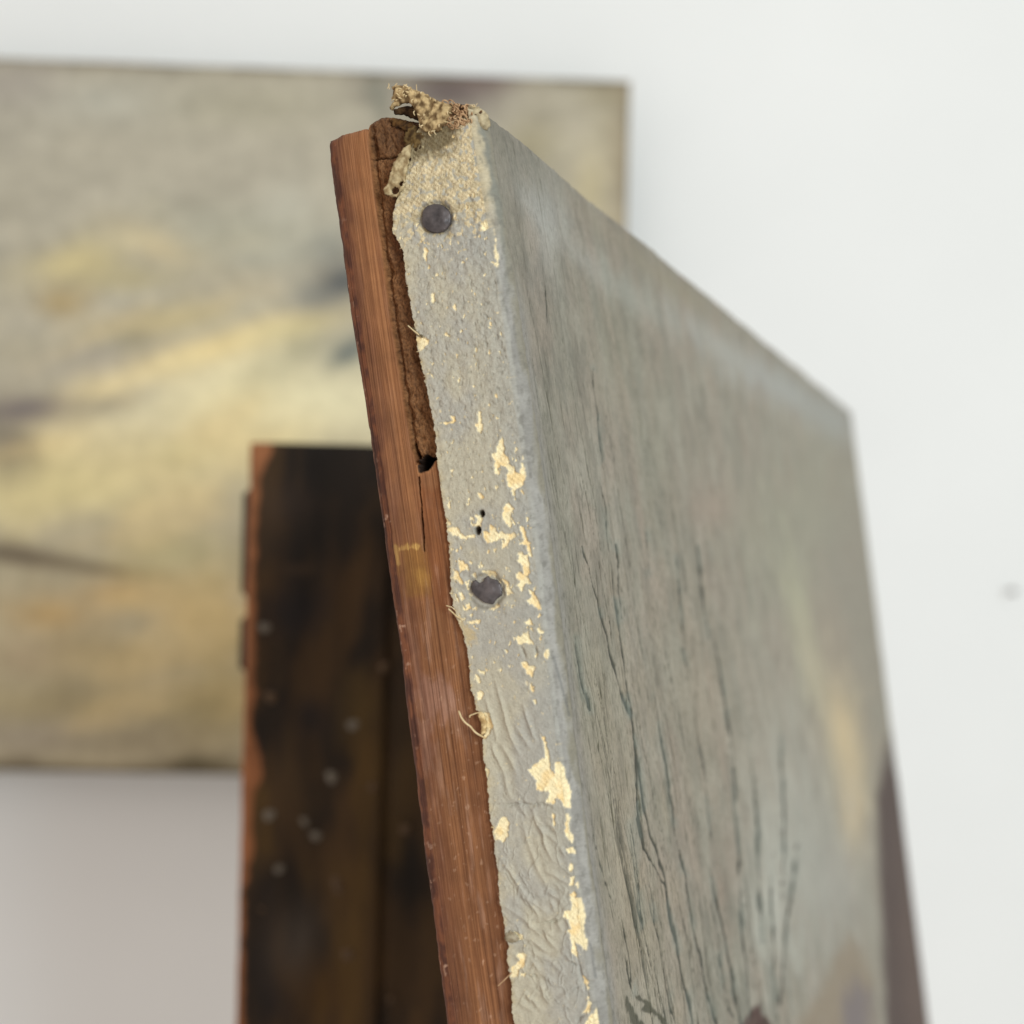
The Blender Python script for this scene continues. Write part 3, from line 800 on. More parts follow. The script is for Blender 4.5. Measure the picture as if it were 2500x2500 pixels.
STREAK = [([(1410, 1335), (1430, 1400), (1455, 1480), (1480, 1560), (1505, 1650), (1540, 1745), (1560, 1870), (1577, 1990), (1605, 2080), (1625, 2150), (1640, 2260), (1665, 2370), (1692, 2500), (1720, 2640)], 4.0),
          ([(1462, 1190), (1475, 1300), (1490, 1400), (1500, 1480), (1520, 1600), (1540, 1720), (1546, 1760)], 2.2),
          ([(1545, 1730), (1556, 1900), (1562, 2000), (1575, 2070), (1600, 2115), (1632, 2178)], 3.2),
          ([(1655, 2050), (1675, 2170), (1690, 2250), (1708, 2330), (1720, 2400), (1750, 2500), (1780, 2640)], 2.8),
          ([(1735, 2120), (1755, 2200), (1775, 2290), (1800, 2440), (1812, 2520)], 3.0), ([(1798, 1960), (1805, 2080), (1810, 2200), (1822, 2350), (1836, 2490)], 3.0),
          ([(1590, 2160), (1600, 2250), (1628, 2390), (1650, 2500)], 2.2), ([(1520, 2230), (1540, 2330), (1552, 2425)], 2.6), ([(1530, 2330), (1545, 2400), (1552, 2425)], 3.4),
          ([(1738, 1540), (1755, 1640), (1770, 1720), (1788, 1830), (1798, 1960)], 3.2), ([(1648, 1360), (1656, 1470), (1668, 1580), (1676, 1660)], 2.6),
          ([(1430, 1690), (1436, 1712), (1442, 1735)], 3.0), ([(1600, 1700), (1612, 1800), (1630, 1900), (1650, 2040)], 2.6), ([(1690, 1690), (1706, 1800), (1725, 1910), (1740, 2060)], 2.2),
          ([(1500, 1330), (1506, 1420), (1516, 1510)], 2.0), ([(1440, 900), (1450, 1010), (1462, 1130)], 2.0), ([(1575, 1300), (1582, 1400)], 2.0), 
          ([(1318, 700), (1326, 790)], 1.6), ([(1450, 2030), (1480, 2140), (1505, 2230)], 1.6), ([(1545, 2010), (1560, 2130), (1572, 2260), (1592, 2370)], 1.6), ([(1400, 1560), (1412, 1640), (1424, 1700)], 1.5),
          ([(1842, 1900), (1850, 2080), (1862, 2300)], 3.0), ([(1905, 1800), (1915, 2000), (1910, 2200)], 3.4), ([(1945, 2060), (1925, 2240), (1908, 2400), (1900, 2500)], 3.4), ([(1880, 2120), (1888, 2300), (1892, 2480)], 3.0),
          ([(1700, 1330), (1712, 1450), (1730, 1560)], 3.0), ([(1600, 2330), (1612, 2420), (1640, 2520)], 1.6), ([(1760, 2330), (1778, 2440), (1800, 2520)], 2.0)]
nj = fbm(xF * 0.25, yF * 0.12, 4, 67); nk = fbm(xF * 0.05, yF * 0.10, 3, 68)
# drying cracks: long, thin, wandering down the picture
rc = np.random.default_rng(21)
xc, yc = xF * 0.36, yF
for i in range(135):
    s0 = 2.5 + 190 * rc.random() ** 1.7
    near = rc.random()
    v0 = (30 + 170 * near) * (1 + s0 / 160.0)
    L = rc.uniform(6, 26) if rc.random() < 0.55 else rc.uniform(30, 110)
    if v0 < 80:
        L *= 0.5
    L *= 1 + s0 / 200.0
    nst = max(4, int(L / 3.5)); dr = rc.uniform(-0.02, 0.30)
    ks = np.cumsum(np.r_[s0, dr * L / nst + rc.normal(0, 0.42, nst)])
    pts = np.c_[ks * 0.36, v0 + np.linspace(0, L, nst + 1)]
    idx = in_box(xc, yc, pts, 1.0)
    if len(idx[0]) == 0:
        continue
    dd, pr = line_dist(xc[idx] + 0.10 * nj[idx], yc[idx], pts)
    w = rc.uniform(0.07, 0.15) * (1 + s0 / 130.0) * (1.5 if L > 60 else 1.0)
    w = w * np.clip(0.8 + 1.3 * nk[idx], 0.3, 1.8) * np.sin(np.pi * np.clip(pr, .04, .96)) ** 0.5
    m = sstep(w * 1.25, w * 0.3, dd)
    hF[idx] += -0.00018 * m + 0.00006 * np.exp(-((dd - 0.3) / 0.12) ** 2)
    m = (m * rc.uniform(0.35, 0.75))[..., None]
    colF[idx] = colF[idx] * (1 - m) + lin(58, 60, 50) * m
for pts, wdt in STREAK:
    idx = in_box(fx, fy, pts, 16)
    dd, pr = line_dist(fx[idx] + 6 * nj[idx], fy[idx], pts)
    w = 1.35 * wdt * np.clip(0.95 + 0.9 * nk[idx], 0.65, 1.6) * np.clip(np.sin(np.pi * np.clip(pr, .03, .97)) ** 0.35, 0.2, 1)
    m = sstep(w, w * 0.35, dd)
    hF[idx] -= 0.00022 * m
    c0 = lin(52, 55, 46)
    colF[idx] = colF[idx] * (1 - 0.93 * m[..., None]) + c0 * 0.93 * m[..., None]
    halo = (0.26 * np.exp(-((dd - 3) / 9) ** 2) * sstep(0.0, 0.25, nk[idx]))[..., None]
    colF[idx] = colF[idx] * (1 - halo) + lin(124, 134, 126) * halo
# a dark leaf-like mark at the foot of the picture
for poly in ([(1530, 2428), (1540, 2440), (1555, 2470), (1580, 2500), (1590, 2530), (1560, 2520), (1540, 2485), (1530, 2455)],
             [(1548, 2428), (1575, 2434), (1592, 2448), (1600, 2462), (1632, 2486), (1640, 2510), (1625, 2505), (1600, 2475), (1570, 2466), (1580, 2452)]):
    colF = blot(colF, fx, fy, poly, (74, 74, 60), 2.5, .9, wn * 0.9)
# worn rim close to the folded edge
rim = np.exp(-((ss - RC) / 0.0040) ** 2)[..., None] * (0.7 + 0.3 * n2) * sstep(620, 800, fy)[..., None]
colF = colF * (1 - rim) + blue2 * rim
PF = front_pt(ss, vF, hF)

# far edge: rolled back
thr = np.linspace(0, np.pi / 2, 6)[1:]
rb = 0.003
cols_r = [(WID - rb + rb * np.sin(t), rb * (1 - np.cos(t))) for t in thr] + [(WID, rb + k * 0.004) for k in range(1, NR - 4)]
PR = np.stack([front_pt(np.full(nv, s), vrow + vshift, np.full(nv, hN - bk)) for s, bk in cols_r], 1)
NR = len(cols_r)
colR = np.tile(colF[:, -1:], (1, NR, 1))

P = np.concatenate([Pe0, Pside, Parc, PF, PR], 1)
C = np.concatenate([ce0, col, colA, colF, colR], 1)
WV = np.concatenate([np.full((nv, 1), .6), weave, np.full((nv, NA), .15) + .5 * flA, np.full((nv, NF), .28), np.full((nv, NR), .2)], 1)
frf = sstep(0.4, 2.0, xF) * (0.6 + 0.4 * sstep(900, 1500, fy)) * (1 - 0.35 * sstep(80, 260, xF))
FR = np.concatenate([np.zeros((nv, 1 + NS)), np.zeros((nv, NA)), frf, np.zeros((nv, NR))], 1)
UVx = np.concatenate([-Xb[:, :1], -Xb, xA * 0.6 - 1, xF, np.tile(xF[:, -1:], (1, NR))], 1)
UVy = np.repeat((vrow * 1000)[:, None], P.shape[1], 1)
# top fold: the front rolls over the top edge and back
nc = P.shape[1]; first = 1 + NS + 2
tops = []
for k in range(n_top):
    if k < 6:
        t = (n_top - 8 - k) / 6 * np.pi / 2 if False else (6 - k) / 6 * np.pi / 2
    tops.append(k)
TR = 0.002
rowsT = []
for k in range(n_top, 0, -1):
    a = min(k, 6) / 6 * np.pi / 2
    back = TR * (1 - np.cos(a)) + max(0, k - 6) * 0.0028
    up = TR * np.sin(a)
    base = P[0].copy()
    rowsT.append(base + (-V) * up - N * back + 0)
PT = np.stack(rowsT, 0)
PT[..., :] += (0.0002 * fbm(np.arange(nc)[None, :] * 0.2 + np.zeros((n_top, 1)), np.arange(n_top)[:, None] * 0.5 + np.zeros((1, nc)), 3, 70))[..., None] * N
P = np.concatenate([PT, P], 0)
C = np.concatenate([np.tile(C[:1], (n_top, 1, 1)), C], 0)
for nm in ('WV', 'FR', 'UVx'):
    globals()[nm] = np.concatenate([np.tile(globals()[nm][:1], (n_top, 1)), globals()[nm]], 0)
UVy = np.concatenate([np.repeat(np.linspace(-18, -0.7, n_top)[:, None], nc, 1), UVy], 0)
mask = np.ones((P.shape[0] - 1, nc - 1), bool)
mask[:n_top - 5, :1 + NS + NA + int(np.searchsorted(s_cols, 0.012))] = False
mask[n_top - 5:n_top, :1 + NS + NA - 3] = False
mask[:n_top, nc - NR:] = False
# ragged upper border of the side margin
ragv = np.interp(bb[0], np.sort(px_side([(1180, 288)])[:, 0]), [0.0])
ytop = 292 + 10 * np.sin(np.arange(NS) * 0.21) + rng.normal(0, 4, NS)
kill = (py[:-1, :-1] < ytop[None, :-1]) & (px[:-1, :-1] < 1166)
mask[n_top:, 1:NS] &= ~kill
mask[n_top:, 0] &= ~(py[:-1, 0] < 310)
F = grid_faces(P.shape[0], nc, mask)
Pv, F, Cc, Wv_, Fr_, Ux, Uy = compact(P.reshape(-1, 3), F, C.reshape(-1, 3), WV.ravel(), FR.ravel(), UVx.ravel(), UVy.ravel())
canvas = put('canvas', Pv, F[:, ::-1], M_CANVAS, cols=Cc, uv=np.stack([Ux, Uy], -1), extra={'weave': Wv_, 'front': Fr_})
canvas['label'] = 'grey paint-worn canvas wrapped over the edge, cream losses along the fold'

# ---------------------------------------------------------------- stretcher bar
wl = px_side([(x - 11, y) for x, y in WOOD_L], 0.0)
v_w = np.r_[np.arange(-0.0070, 0.172, 0.00018), np.linspace(0.173, HGT, 60)]
bT = np.interp(v_w, wl[:, 1], wl[:, 0]) + fbm(v_w * 45, v_w * 0 + 2, 3, 80) * 0.00022
RW = 0.0026
nS, nAr, nB = 170, 12, 18
n = len(v_w)
fr = np.linspace(0, 1, nS)
b_s = 0.006 + fr[None, :] * (bT[:, None] - RW - 0.006)
v_s = np.repeat(v_w[:, None], nS, 1)
pp = project(side_pt(b_s, v_s)); wx, wy = pp[..., 0], pp[..., 1]
Xw, Yw = b_s * 1000, v_s * 1000
hw = 0.00004 * fbm(Xw * 1.2, Yw * 0.05, 3, 81)
TENON = [(893, 220), (896, 310), (905, 400), (930, 600), (947, 740), (965, 860), (982, 970), (1004, 1095), (1014, 1120), (1050, 1128), (1120, 1100), (1130, 220)]
sd = poly_sdf(wx, wy, TENON) + 2.2 * fbm(Xw * 0.6, Yw * 0.3, 3, 82)
ten = sstep(2.5, -2.5, sd)
hw = hw - ten * (0.0010 + 0.00060 * fbm(Xw * 0.7 + Yw * 0.25, Yw * 0.55, 4, 83) + 0.0007 * np.clip(fbm(Xw * 0.45, Yw * 0.22, 3, 84) - 0.12, 0, 1) * 2)
hw = hw - ten * 0.0007 * np.exp(-(sd + 6) ** 2 / 30)         # open joint line
cw = lin(158, 109, 71); cw2 = lin(118, 77, 50)
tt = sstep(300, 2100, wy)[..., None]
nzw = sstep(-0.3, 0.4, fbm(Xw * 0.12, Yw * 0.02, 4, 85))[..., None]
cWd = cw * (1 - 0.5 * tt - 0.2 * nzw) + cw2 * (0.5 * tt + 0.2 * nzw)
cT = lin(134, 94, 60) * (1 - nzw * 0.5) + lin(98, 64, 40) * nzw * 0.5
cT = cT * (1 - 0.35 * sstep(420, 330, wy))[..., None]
redd = (np.exp(-((wy - 560) / 70) ** 2) * sstep(940, 960, wx))[..., None] * 0.5
cT = cT * (1 - redd) + lin(88, 44, 26) * redd
cWd = cWd * (1 - ten[..., None]) + cT * ten[..., None]
nn = fbm(Xw * 0.6, Yw * 0.25, 4, 86)


def wood_stain(poly, rgb, soft, al, wob=10):
    global cWd
    idx = in_box(wx, wy, poly, soft * 2 + wob)
    m = (al * sstep(soft, -soft, poly_sdf(wx[idx], wy[idx], poly) + wob * nn[idx]))[..., None]
    cWd[idx] = cWd[idx] * (1 - m) + lin(*rgb) * m


wood_stain([(965, 1335), (1035, 1325), (1055, 1400), (1050, 1450), (990, 1460), (968, 1400)], (150, 108, 52), 12, .7)
wood_stain([(968, 1335), (1034, 1326), (1034, 1338), (975, 1348), (972, 1375), (964, 1370)], (206, 166, 96), 3, .75, 14)
wood_stain([(1000, 1390), (1050, 1400), (1045, 1430), (1005, 1425)], (184, 142, 72), 12, .4, 30)
wood_stain([(1010, 1650), (1100, 1660), (1110, 1740), (1060, 1760), (1015, 1740)], (170, 132, 116), 22, .55, 30)
wood_stain([(1020, 1760), (1060, 1770), (1050, 1900), (1030, 1900)], (160, 124, 108), 16, .5, 24)
wood_stain([(1020, 1190), (1075, 1190), (1095, 1500), (1060, 1480)], (128, 72, 36), 14, .45)
fl = sstep(0.46, 0.52, fbm(Xw * 0.8, Yw * 0.8, 3, 87)) * (1 - ten) * 0.4 * sstep(1300, 1900, wy)
cWd = cWd * (1 - fl[..., None]) + lin(196, 160, 132) * fl[..., None]
# worm hole at the end of the joint, the split below it, a check across the tenon
HP = [(1026, 1120), (1036, 1112), (1048, 1118), (1058, 1122), (1052, 1136), (1044, 1147), (1026, 1150), (1024, 1136)]
m = sstep(2, -3, poly_sdf(wx, wy, HP) + 3 * nn)
hw = hw - 0.016 * m
rimh = (np.exp(-(poly_sdf(wx, wy, HP) / 8) ** 2) * 0.5 * (wy > 1128))[..., None]
cWd = cWd * (1 - rimh) + lin(196, 140, 92) * rimh
m = sstep(6, 2.5, poly_sdf(wx, wy, HP) + 3 * nn)
cWd = cWd * (1 - m[..., None]) + lin(40, 26, 18) * m[..., None]  # shade inside the hole painted near-black, reaching just past its rim
for pts, wd, dp in (([(1014, 1115), (1018, 1130)], 5, .0025), ([(1022, 1165), (1027, 1220), (1032, 1290), (1036, 1345)], 2.6, .0022), ([(903, 386), (930, 384), (962, 380), (985, 376)], 2.6, .0016), ([(1008, 1085), (1016, 1118)], 4.5, .003)):
    idx = in_box(wx, wy, pts, 12)
    dd, pr = line_dist(wx[idx] + 2 * nn[idx], wy[idx] + 2 * nn[idx], pts)
    mm = sstep(wd, wd * 0.4, dd)
    hw[idx] -= dp * mm
    cWd[idx] = cWd[idx] * (1 - 0.6 * mm[..., None]) + lin(58, 36, 22) * 0.6 * mm[..., None]
for (hx, hy), hr in HOLES:
    if hr > 0:
        hw = hw - 0.009 * sstep(hr + 8, hr + 3, np.hypot(wx - hx, wy - hy))
Ps = side_pt(b_s, v_s, hw)
ta = np.linspace(0, np.pi / 2, nAr + 1)[1:]
bA2 = bT[:, None] - RW + RW * np.sin(ta)[None, :]
uA2 = RW - RW * np.cos(ta)[None, :] + 0 * bA2
vA2 = np.repeat(v_w[:, None], nAr, 1)
dent = (0.00022 * np.clip(fbm(vA2 * 350, uA2 * 300, 3, 88), -0.2, 0.6))
Pa = O + vA2[..., None] * V - (bA2 - dent * 0.7)[..., None] * N - (uA2 + dent * 0.7)[..., None] * OUTN
worn = lin(92, 58, 46); worn2 = lin(132, 84, 58)
wn2 = sstep(-0.2, 0.3, fbm(vA2 * 160, uA2 * 900, 4, 89))[..., None]
cA2 = worn * (1 - wn2) + worn2 * wn2
flk = (sstep(0.30, 0.42, fbm(vA2 * 600, uA2 * 1800 + 7, 4, 90)) * sstep(-0.1, 0.3, fbm(vA2 * 60, uA2 * 200, 3, 93)))[..., None] * 0.7
cA2 = cA2 * (1 - flk) + lin(206, 170, 146) * flk
# blend the worn rounding into the side
dust = (sstep(0.05, 0.6, fbm(Xw * 0.5, Yw * 0.07, 5, 94, 0.6)) * (0.1 + 0.28 * sstep(1150, 1500, wy)) * (1 - ten))[..., None]
cWd = cWd * (1 - dust) + lin(176, 140, 118) * dust
edgeb = sstep(0.80, 1.0, fr)[None, :, None] * (0.55 + 0.45 * sstep(-0.2, .3, fbm(Xw * 0.4, Yw * 0.1, 3, 91)))[..., None]
cWd = cWd * (1 - edgeb * 0.75) + (worn * 0.7 + worn2 * 0.3) * edgeb * 0.75
uB = np.linspace(RW, 0.045, nB)[1:]
vB = np.repeat(v_w[:, None], nB - 1, 1)
Pb = O + vB[..., None] * V - np.repeat(bT[:, None], nB - 1, 1)[..., None] * N - np.repeat(uB[None], n, 0)[..., None] * OUTN
cB = np.tile(cw2, (n, nB - 1, 1))
Pi = O + np.repeat(v_w[:, None], 6, 1)[..., None] * V - (bT[:, None] * np.linspace(0.9, 0.2, 6)[None])[..., None] * N - 0.0455 * OUTN
cI = np.tile(cw2, (n, 6, 1))
PW = np.concatenate([Ps, Pa, Pb, Pi], 1); CW = np.concatenate([cWd, cA2, cB, cI], 1)
EG = np.concatenate([ten, np.zeros((n, nAr + nB - 1 + 6))], 1)
UW = np.concatenate([Xw, Xw[:, -1:] + np.linspace(0.3, 4, nAr)[None], np.repeat(34 + uB[None] * 1000, n, 0), np.repeat(85 + np.arange(6)[None] * 4., n, 0)], 1)
UV2 = np.repeat((v_w * 1000)[:, None], PW.shape[1], 1)
# cut every column at the top outline of the wood, then close the top
wt = np.array(WOOD_TOP, float)
pw = project(PW)
ncw = PW.shape[1]
ytopw = np.interp(pw[20, :, 0], wt[:, 0], wt[:, 1])
ytopw[nS + nAr:] = 345
vt = np.array([np.interp(ytopw[j], pw[:, j, 1], v_w) for j in range(ncw)])
vt = vt + 0.00012 * fbm(np.arange(ncw) * 0.15, np.zeros(ncw), 3, 92)
vt[nS - 14:nS + nAr] += 0.0011 * np.linspace(0, 1, 14 + nAr) ** 2
start = np.searchsorted(v_w, vt)
PW -= (0.0009 * np.exp(-np.clip(v_w[:, None] - vt[None, :], 0, 1) / 0.0005))[..., None] * (-OUTN)[None, None] * -1.0
for j in range(ncw):
    k = start[j]
    dv = (vt[j] - v_w[:k])
    PW[:k, j] = PW[k, j] + (vt[j] - v_w[k]) * V
    # rows above the cut form the top face, drawn inward
cen = O + V * vt[:nS].mean() - 0.016 * N - 0.022 * OUTN
capn = 8
cap = np.stack([PW[0] * (1 - t) + cen * t + (-V) * 0.0006 * math.sin(t * math.pi) for t in np.linspace(1, 0, capn + 1)[:-1]], 0)
keep0 = max(0, start.min() - 1)
PW = np.concatenate([cap, PW[keep0:]], 0); CW = np.concatenate([np.tile(CW[40:41], (capn, 1, 1)) * 0.85, CW[keep0:]], 0)
EG = np.concatenate([np.ones((capn, ncw)) * 0.7, EG[keep0:]], 0)
UW = np.concatenate([np.tile(UW[:1], (capn, 1)), UW[keep0:]], 0); UV2 = np.concatenate([np.repeat(np.linspace(-20, -3, capn)[:, None], ncw, 1), UV2[keep0:]], 0)
F = grid_faces(PW.shape[0], ncw)
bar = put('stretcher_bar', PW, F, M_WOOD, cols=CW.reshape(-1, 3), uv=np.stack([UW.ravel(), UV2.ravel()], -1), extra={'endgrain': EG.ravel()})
bar['label'] = 'worn reddish-brown wooden stretcher bar with open corner joint'

# the other bars of the stretcher, behind the cloth


def frame_bar(name, s0, s1, v0, v1, b0, b1):
    vs, fs = box_mesh((s0, v0, b0), (s1, v1, b1), 0.0015)
    Pc = front_pt(vs[:, 0], vs[:, 1], -vs[:, 2])
    o = pydata_object(name, to_world(Pc) - BASE, fs, M_BARS, painting, False)
    return o


M_BARS = mat_simple('plain_pine_bar', lin(122, 76, 46), lin(160, 106, 66), 60, 0.6)
frame_bar('top_bar', 0.05, WID - 0.06, 0.006, 0.05, 0.005, 0.027)
frame_bar('right_bar', WID - 0.05, WID - 0.008, 0.006, HGT - 0.01, 0.005, 0.027)
frame_bar('bottom_bar', 0.05, WID - 0.06, HGT - 0.05, HGT - 0.006, 0.005, 0.027)


# ---------------------------------------------------------------- lumpy cloth pieces cut to an outline
def cloth_piece(name, poly_px, mid, thick, col_a, col_b, mat, holes=(), res=0.00018, depth=None, seed=100, rag=3.0, lump=0.0004, round_mm=1.2, label=None):
    poly = px_side(poly_px, 0.001)
    b0, v0 = poly.min(0) - 0.0008; b1, v1 = poly.max(0) + 0.0008
    gb, gv = np.meshgrid(np.arange(b0, b1, res), np.arange(v0, v1, res))
    X, Y = gb * 1000, gv * 1000
    sd = poly_sdf(X, Y, poly * 1000) + rag * 0.07 * fbm(X * 1.4, Y * 1.4, 3, seed)
    for (hx, hy), r in holes:
        q = px_side([(hx, hy)], 0.001)[0] * 1000
        sd = np.maximum(sd, r - np.hypot(X - q[0], Y - q[1]))
    ins = sd < 0
    f = np.sqrt(np.clip(-sd / round_mm, 0.02, 1))
    dm = depth(gb, gv) if depth is not None else 0
    mm = mid + dm + lump * fbm(X * 0.55, Y * 0.55, 4, seed + 5)
    tex = 0.00007 * np.sin(X * 6.5 + 1.5 * fbm(X * .5, Y * .5, 2, seed + 9)) * np.sin(Y * 6.2 + 1.5 * fbm(X * .5, Y * .5, 2, seed + 8))
    top = mm + thick * f + tex + 0.00007 * fbm(X * 2.2, Y * 2.2, 3, seed + 6); bot = mm - thick * f
    cell = ins[:-1, :-1] & ins[1:, :-1] & ins[:-1, 1:] & ins[1:, 1:]
    nr, ncc = gb.shape
    ft = grid_faces(nr, ncc, cell); fb = ft[:, ::-1] + nr * ncc
    ee = {}
    for q in ft:
        for a, b_ in ((q[0], q[1]), (q[1], q[2]), (q[2], q[3]), (q[3], q[0])):
            kk = (min(a, b_), max(a, b_)); ee.setdefault(kk, []).append((a, b_))
    side = np.array([(l[0][1], l[0][0], l[0][0] + nr * ncc, l[0][1] + nr * ncc) for l in ee.values() if len(l) == 1])
    Vx = np.concatenate([side_pt(gb, gv, top).reshape(-1, 3), side_pt(gb, gv, bot).reshape(-1, 3)])
    m = sstep(-0.3, 0.35, fbm(X * 0.8, Y * 0.8, 4, seed + 7))[..., None]
    cc = np.asarray(col_a) * (1 - m) + np.asarray(col_b) * m
    cc = np.concatenate([cc.reshape(-1, 3), cc.reshape(-1, 3) * 0.7])
    Vx, FF, cc = compact(Vx, np.concatenate([ft, fb, side]), cc)
    o = put(name, Vx, FF, mat, cols=cc)
    if label:
        o['label'] = label
    return o


b_ref, v_ref = px_side([(1100, 260)], 0.001)[0]
FLAP = [(950, 207), (962, 203), (985, 204), (1005, 212), (1030, 222), (1058, 238), (1078, 247), (1100, 250), (1104, 268), (1090, 296), (1075, 318), (1050, 326), (1030, 322), (1020, 305), (1015, 282), (1006, 262), (998, 251), (985, 248), (965, 255), (950, 266), (946, 260), (956, 244), (950, 235), (955, 222)]
cloth_piece('torn_flap', [(950, 207), (962, 203), (985, 204), (1005, 212), (1030, 222), (1058, 238), (1078, 247), (1100, 250), (1104, 268), (1090, 296), (1075, 318), (1050, 326), (1030, 322), (1020, 305), (1015, 282), (1006, 262), (998, 251), (985, 248), (965, 255), (950, 266), (946, 260), (956, 244), (950, 235), (955, 222)],
            0.0006, 0.0011, lin(192, 166, 122), lin(108, 86, 58), M_FIBRE, seed=110, rag=5.0, lump=0.0007,
            depth=lambda b, v: -0.04 * np.clip(b - b_ref, 0, 1) - 0.05 * np.clip(v_ref - v, -0.002, 1), label='ragged tan tuft of torn canvas at the upper corner')
cloth_piece('torn_fold', [(947, 258), (965, 250), (990, 246), (1012, 256), (1016, 282), (1002, 284), (985, 277), (966, 271), (947, 269)],
            -0.0020, 0.0009, lin(92, 70, 46), lin(54, 40, 28), M_FIBRE, seed=130, rag=5, label='underside of the torn canvas tuft, its shade coloured in dark brown')  # shade under the tuft is put into this piece's dark colour
cloth_piece('torn_strip', [(1004, 352), (1006, 372), (1000, 400), (994, 432), (986, 462), (972, 484), (956, 481), (938, 473), (936, 465), (949, 440), (957, 417), (962, 400), (975, 376), (988, 360)],
            0.0012, 0.0005, lin(190, 172, 134), lin(146, 124, 90), M_FIBRE, holes=(((967, 467), 0.62), ((982, 449), 0.42)), seed=150, rag=4, lump=0.0004, round_mm=0.6, label='pale torn strip of canvas peeling from the corner')
cloth_piece('cloth_lump', [(985, 318), (1005, 300), (1022, 308), (1034, 330), (1026, 362), (1008, 374), (990, 366), (980, 342)], -0.0001, 0.0008, lin(110, 88, 54), lin(64, 48, 30), M_FIBRE, seed=170, rag=7, lump=0.0007)
cloth_piece('cloth_lump', [(938, 284), (950, 280), (972, 284), (988, 292), (1004, 300), (1006, 318), (990, 322), (968, 312), (950, 304)], -0.0012, 0.0009, lin(96, 68, 38), lin(52, 36, 24), M_FIBRE, seed=180, rag=8, lump=0.0008)
cloth_piece('cloth_curl', [(1229, 2290), (1234, 2278), (1246, 2270), (1262, 2280), (1270, 2292), (1262, 2302), (1248, 2304), (1236, 2300)], 0.0009, 0.0004, lin(168, 158, 136), lin(140, 126, 102), M_FIBRE, seed=190, rag=2)
cloth_piece('cloth_curl', [(1164, 1742), (1174, 1736), (1184, 1742), (1190, 1772), (1186, 1792), (1172, 1796), (1176, 1770), (1168, 1756)], 0.0009, 0.0006, lin(226, 200, 150), lin(176, 146, 100), M_FIBRE, seed=200, rag=3)
cloth_piece('cloth_curl', [(1002, 795), (1012, 800), (1022, 812), (1034, 818), (1030, 826), (1016, 820), (1006, 808)], 0.0008, 0.0004, lin(150, 134, 106), lin(96, 84, 62), M_FIBRE, seed=210, rag=3)


# ---------------------------------------------------------------- tacks
def tack(poly_px, seed, dome, lift):
    poly = px_side(poly_px, 0.001); c = poly.mean(0)
    b0, v0 = poly.min(0) - 0.0004; b1, v1 = poly.max(0) + 0.0004
    res = 0.00012
    gb, gv = np.meshgrid(np.arange(b0, b1, res), np.arange(v0, v1, res))
    X, Y = gb * 1000, gv * 1000
    sd = poly_sdf(X, Y, poly * 1000) + 0.05 * fbm(X * 1.2, Y * 1.2, 3, seed)
    R = 2.6
    f = np.clip(-sd / R, 0, 1)
    hgt = lift + dome * (1 - (1 - f) ** 2.2) + 0.00009 * fbm(X * 0.8, Y * 0.8, 3, seed + 3) + 0.00012 * fbm(X * 0.35, Y * 0.35, 2, seed + 4)
    hgt = np.where(sd > -0.12, lift - 0.0006, hgt)
    ins = sd < 0
    cell = ins[:-1, :-1] & ins[1:, :-1] & ins[:-1, 1:] & ins[1:, 1:]
    F = grid_faces(*gb.shape, cell)
    Vx, F = compact(side_pt(gb, gv, hgt).reshape(-1, 3), F)
    o = put('tack', Vx, F, M_TACK)
    return o


th_ = np.linspace(0, 2 * np.pi, 40, endpoint=False)
o = tack([(1063 + 37 * math.cos(t) * (1 + 0.03 * math.sin(3 * t + 1)), 532 + 38.5 * math.sin(t) * (1 + 0.03 * math.cos(2 * t))) for t in th_], 220, 0.00075, 0.0007)
o['label'] = 'round dark iron tack head near the frayed corner'
o = tack(Z([(530, 1000), (560, 930), (600, 905), (650, 950), (700, 925), (705, 890), (770, 850), (800, 885), (880, 905), (940, 960), (965, 1040), (960, 1130), (890, 1180), (840, 1255), (780, 1250), (690, 1220), (600, 1150), (540, 1080)], *K3), 230, 0.00055, 0.0005)
o['label'] = 'dark iron tack head partly hidden by flaking paint'

# ---------------------------------------------------------------- loose threads
paths = []; rad = []
r2 = random.Random(5)


def th_px(pts, h0, rr, n=18, jit=0.0):
    q = px_side(pts, 0.001)
    hh = np.interp(np.linspace(0, 1, len(pts)), np.linspace(0, 1, len(h0)), h0) if hasattr(h0, '__len__') else np.full(len(pts), h0)
    p = smooth_path(np.c_[q, hh], n)
    paths.append(side_pt(p[:, 0], p[:, 1], p[:, 2])); rad.append(rr)


FR_POLY = [(1066, 250), (1100, 247), (1130, 250), (1156, 262), (1152, 296), (1126, 312), (1098, 316), (1076, 300)]
cnt = 0
while cnt < 130:
    x = r2.uniform(1062, 1160); y = r2.uniform(243, 318)
    if poly_sdf(np.array(x), np.array(y), FR_POLY) > 0:
        continue
    a = r2.uniform(0, 6.28); L = r2.uniform(14, 30); curl = r2.uniform(2.0, 5.5) * r2.choice((-1, 1))
    pts = []
    for i in range(6):
        pts.append((x, y)); x += L / 5 * math.cos(a); y += L / 5 * math.sin(a); a += curl / 5 + r2.uniform(-.4, .4)
    if poly_sdf(np.array(pts[-1][0]), np.array(pts[-1][1]), FR_POLY) > 2 or poly_sdf(np.array(pts[3][0]), np.array(pts[3][1]), FR_POLY) > 2:
        continue
    h0 = r2.uniform(-0.0010, 0.0012)
    th_px(pts, [h0, h0 + r2.uniform(0, .0008), h0 + r2.uniform(-.0006, .0003)], r2.uniform(0.00010, 0.00019), 14); cnt += 1
vsT, fT = tubes(paths, rad)
o = put('frayed_threads', vsT, fT, M_THREAD_B); o['kind'] = 'stuff'; o['label'] = 'tangle of brown frayed threads on the corner'
paths = []; rad = []
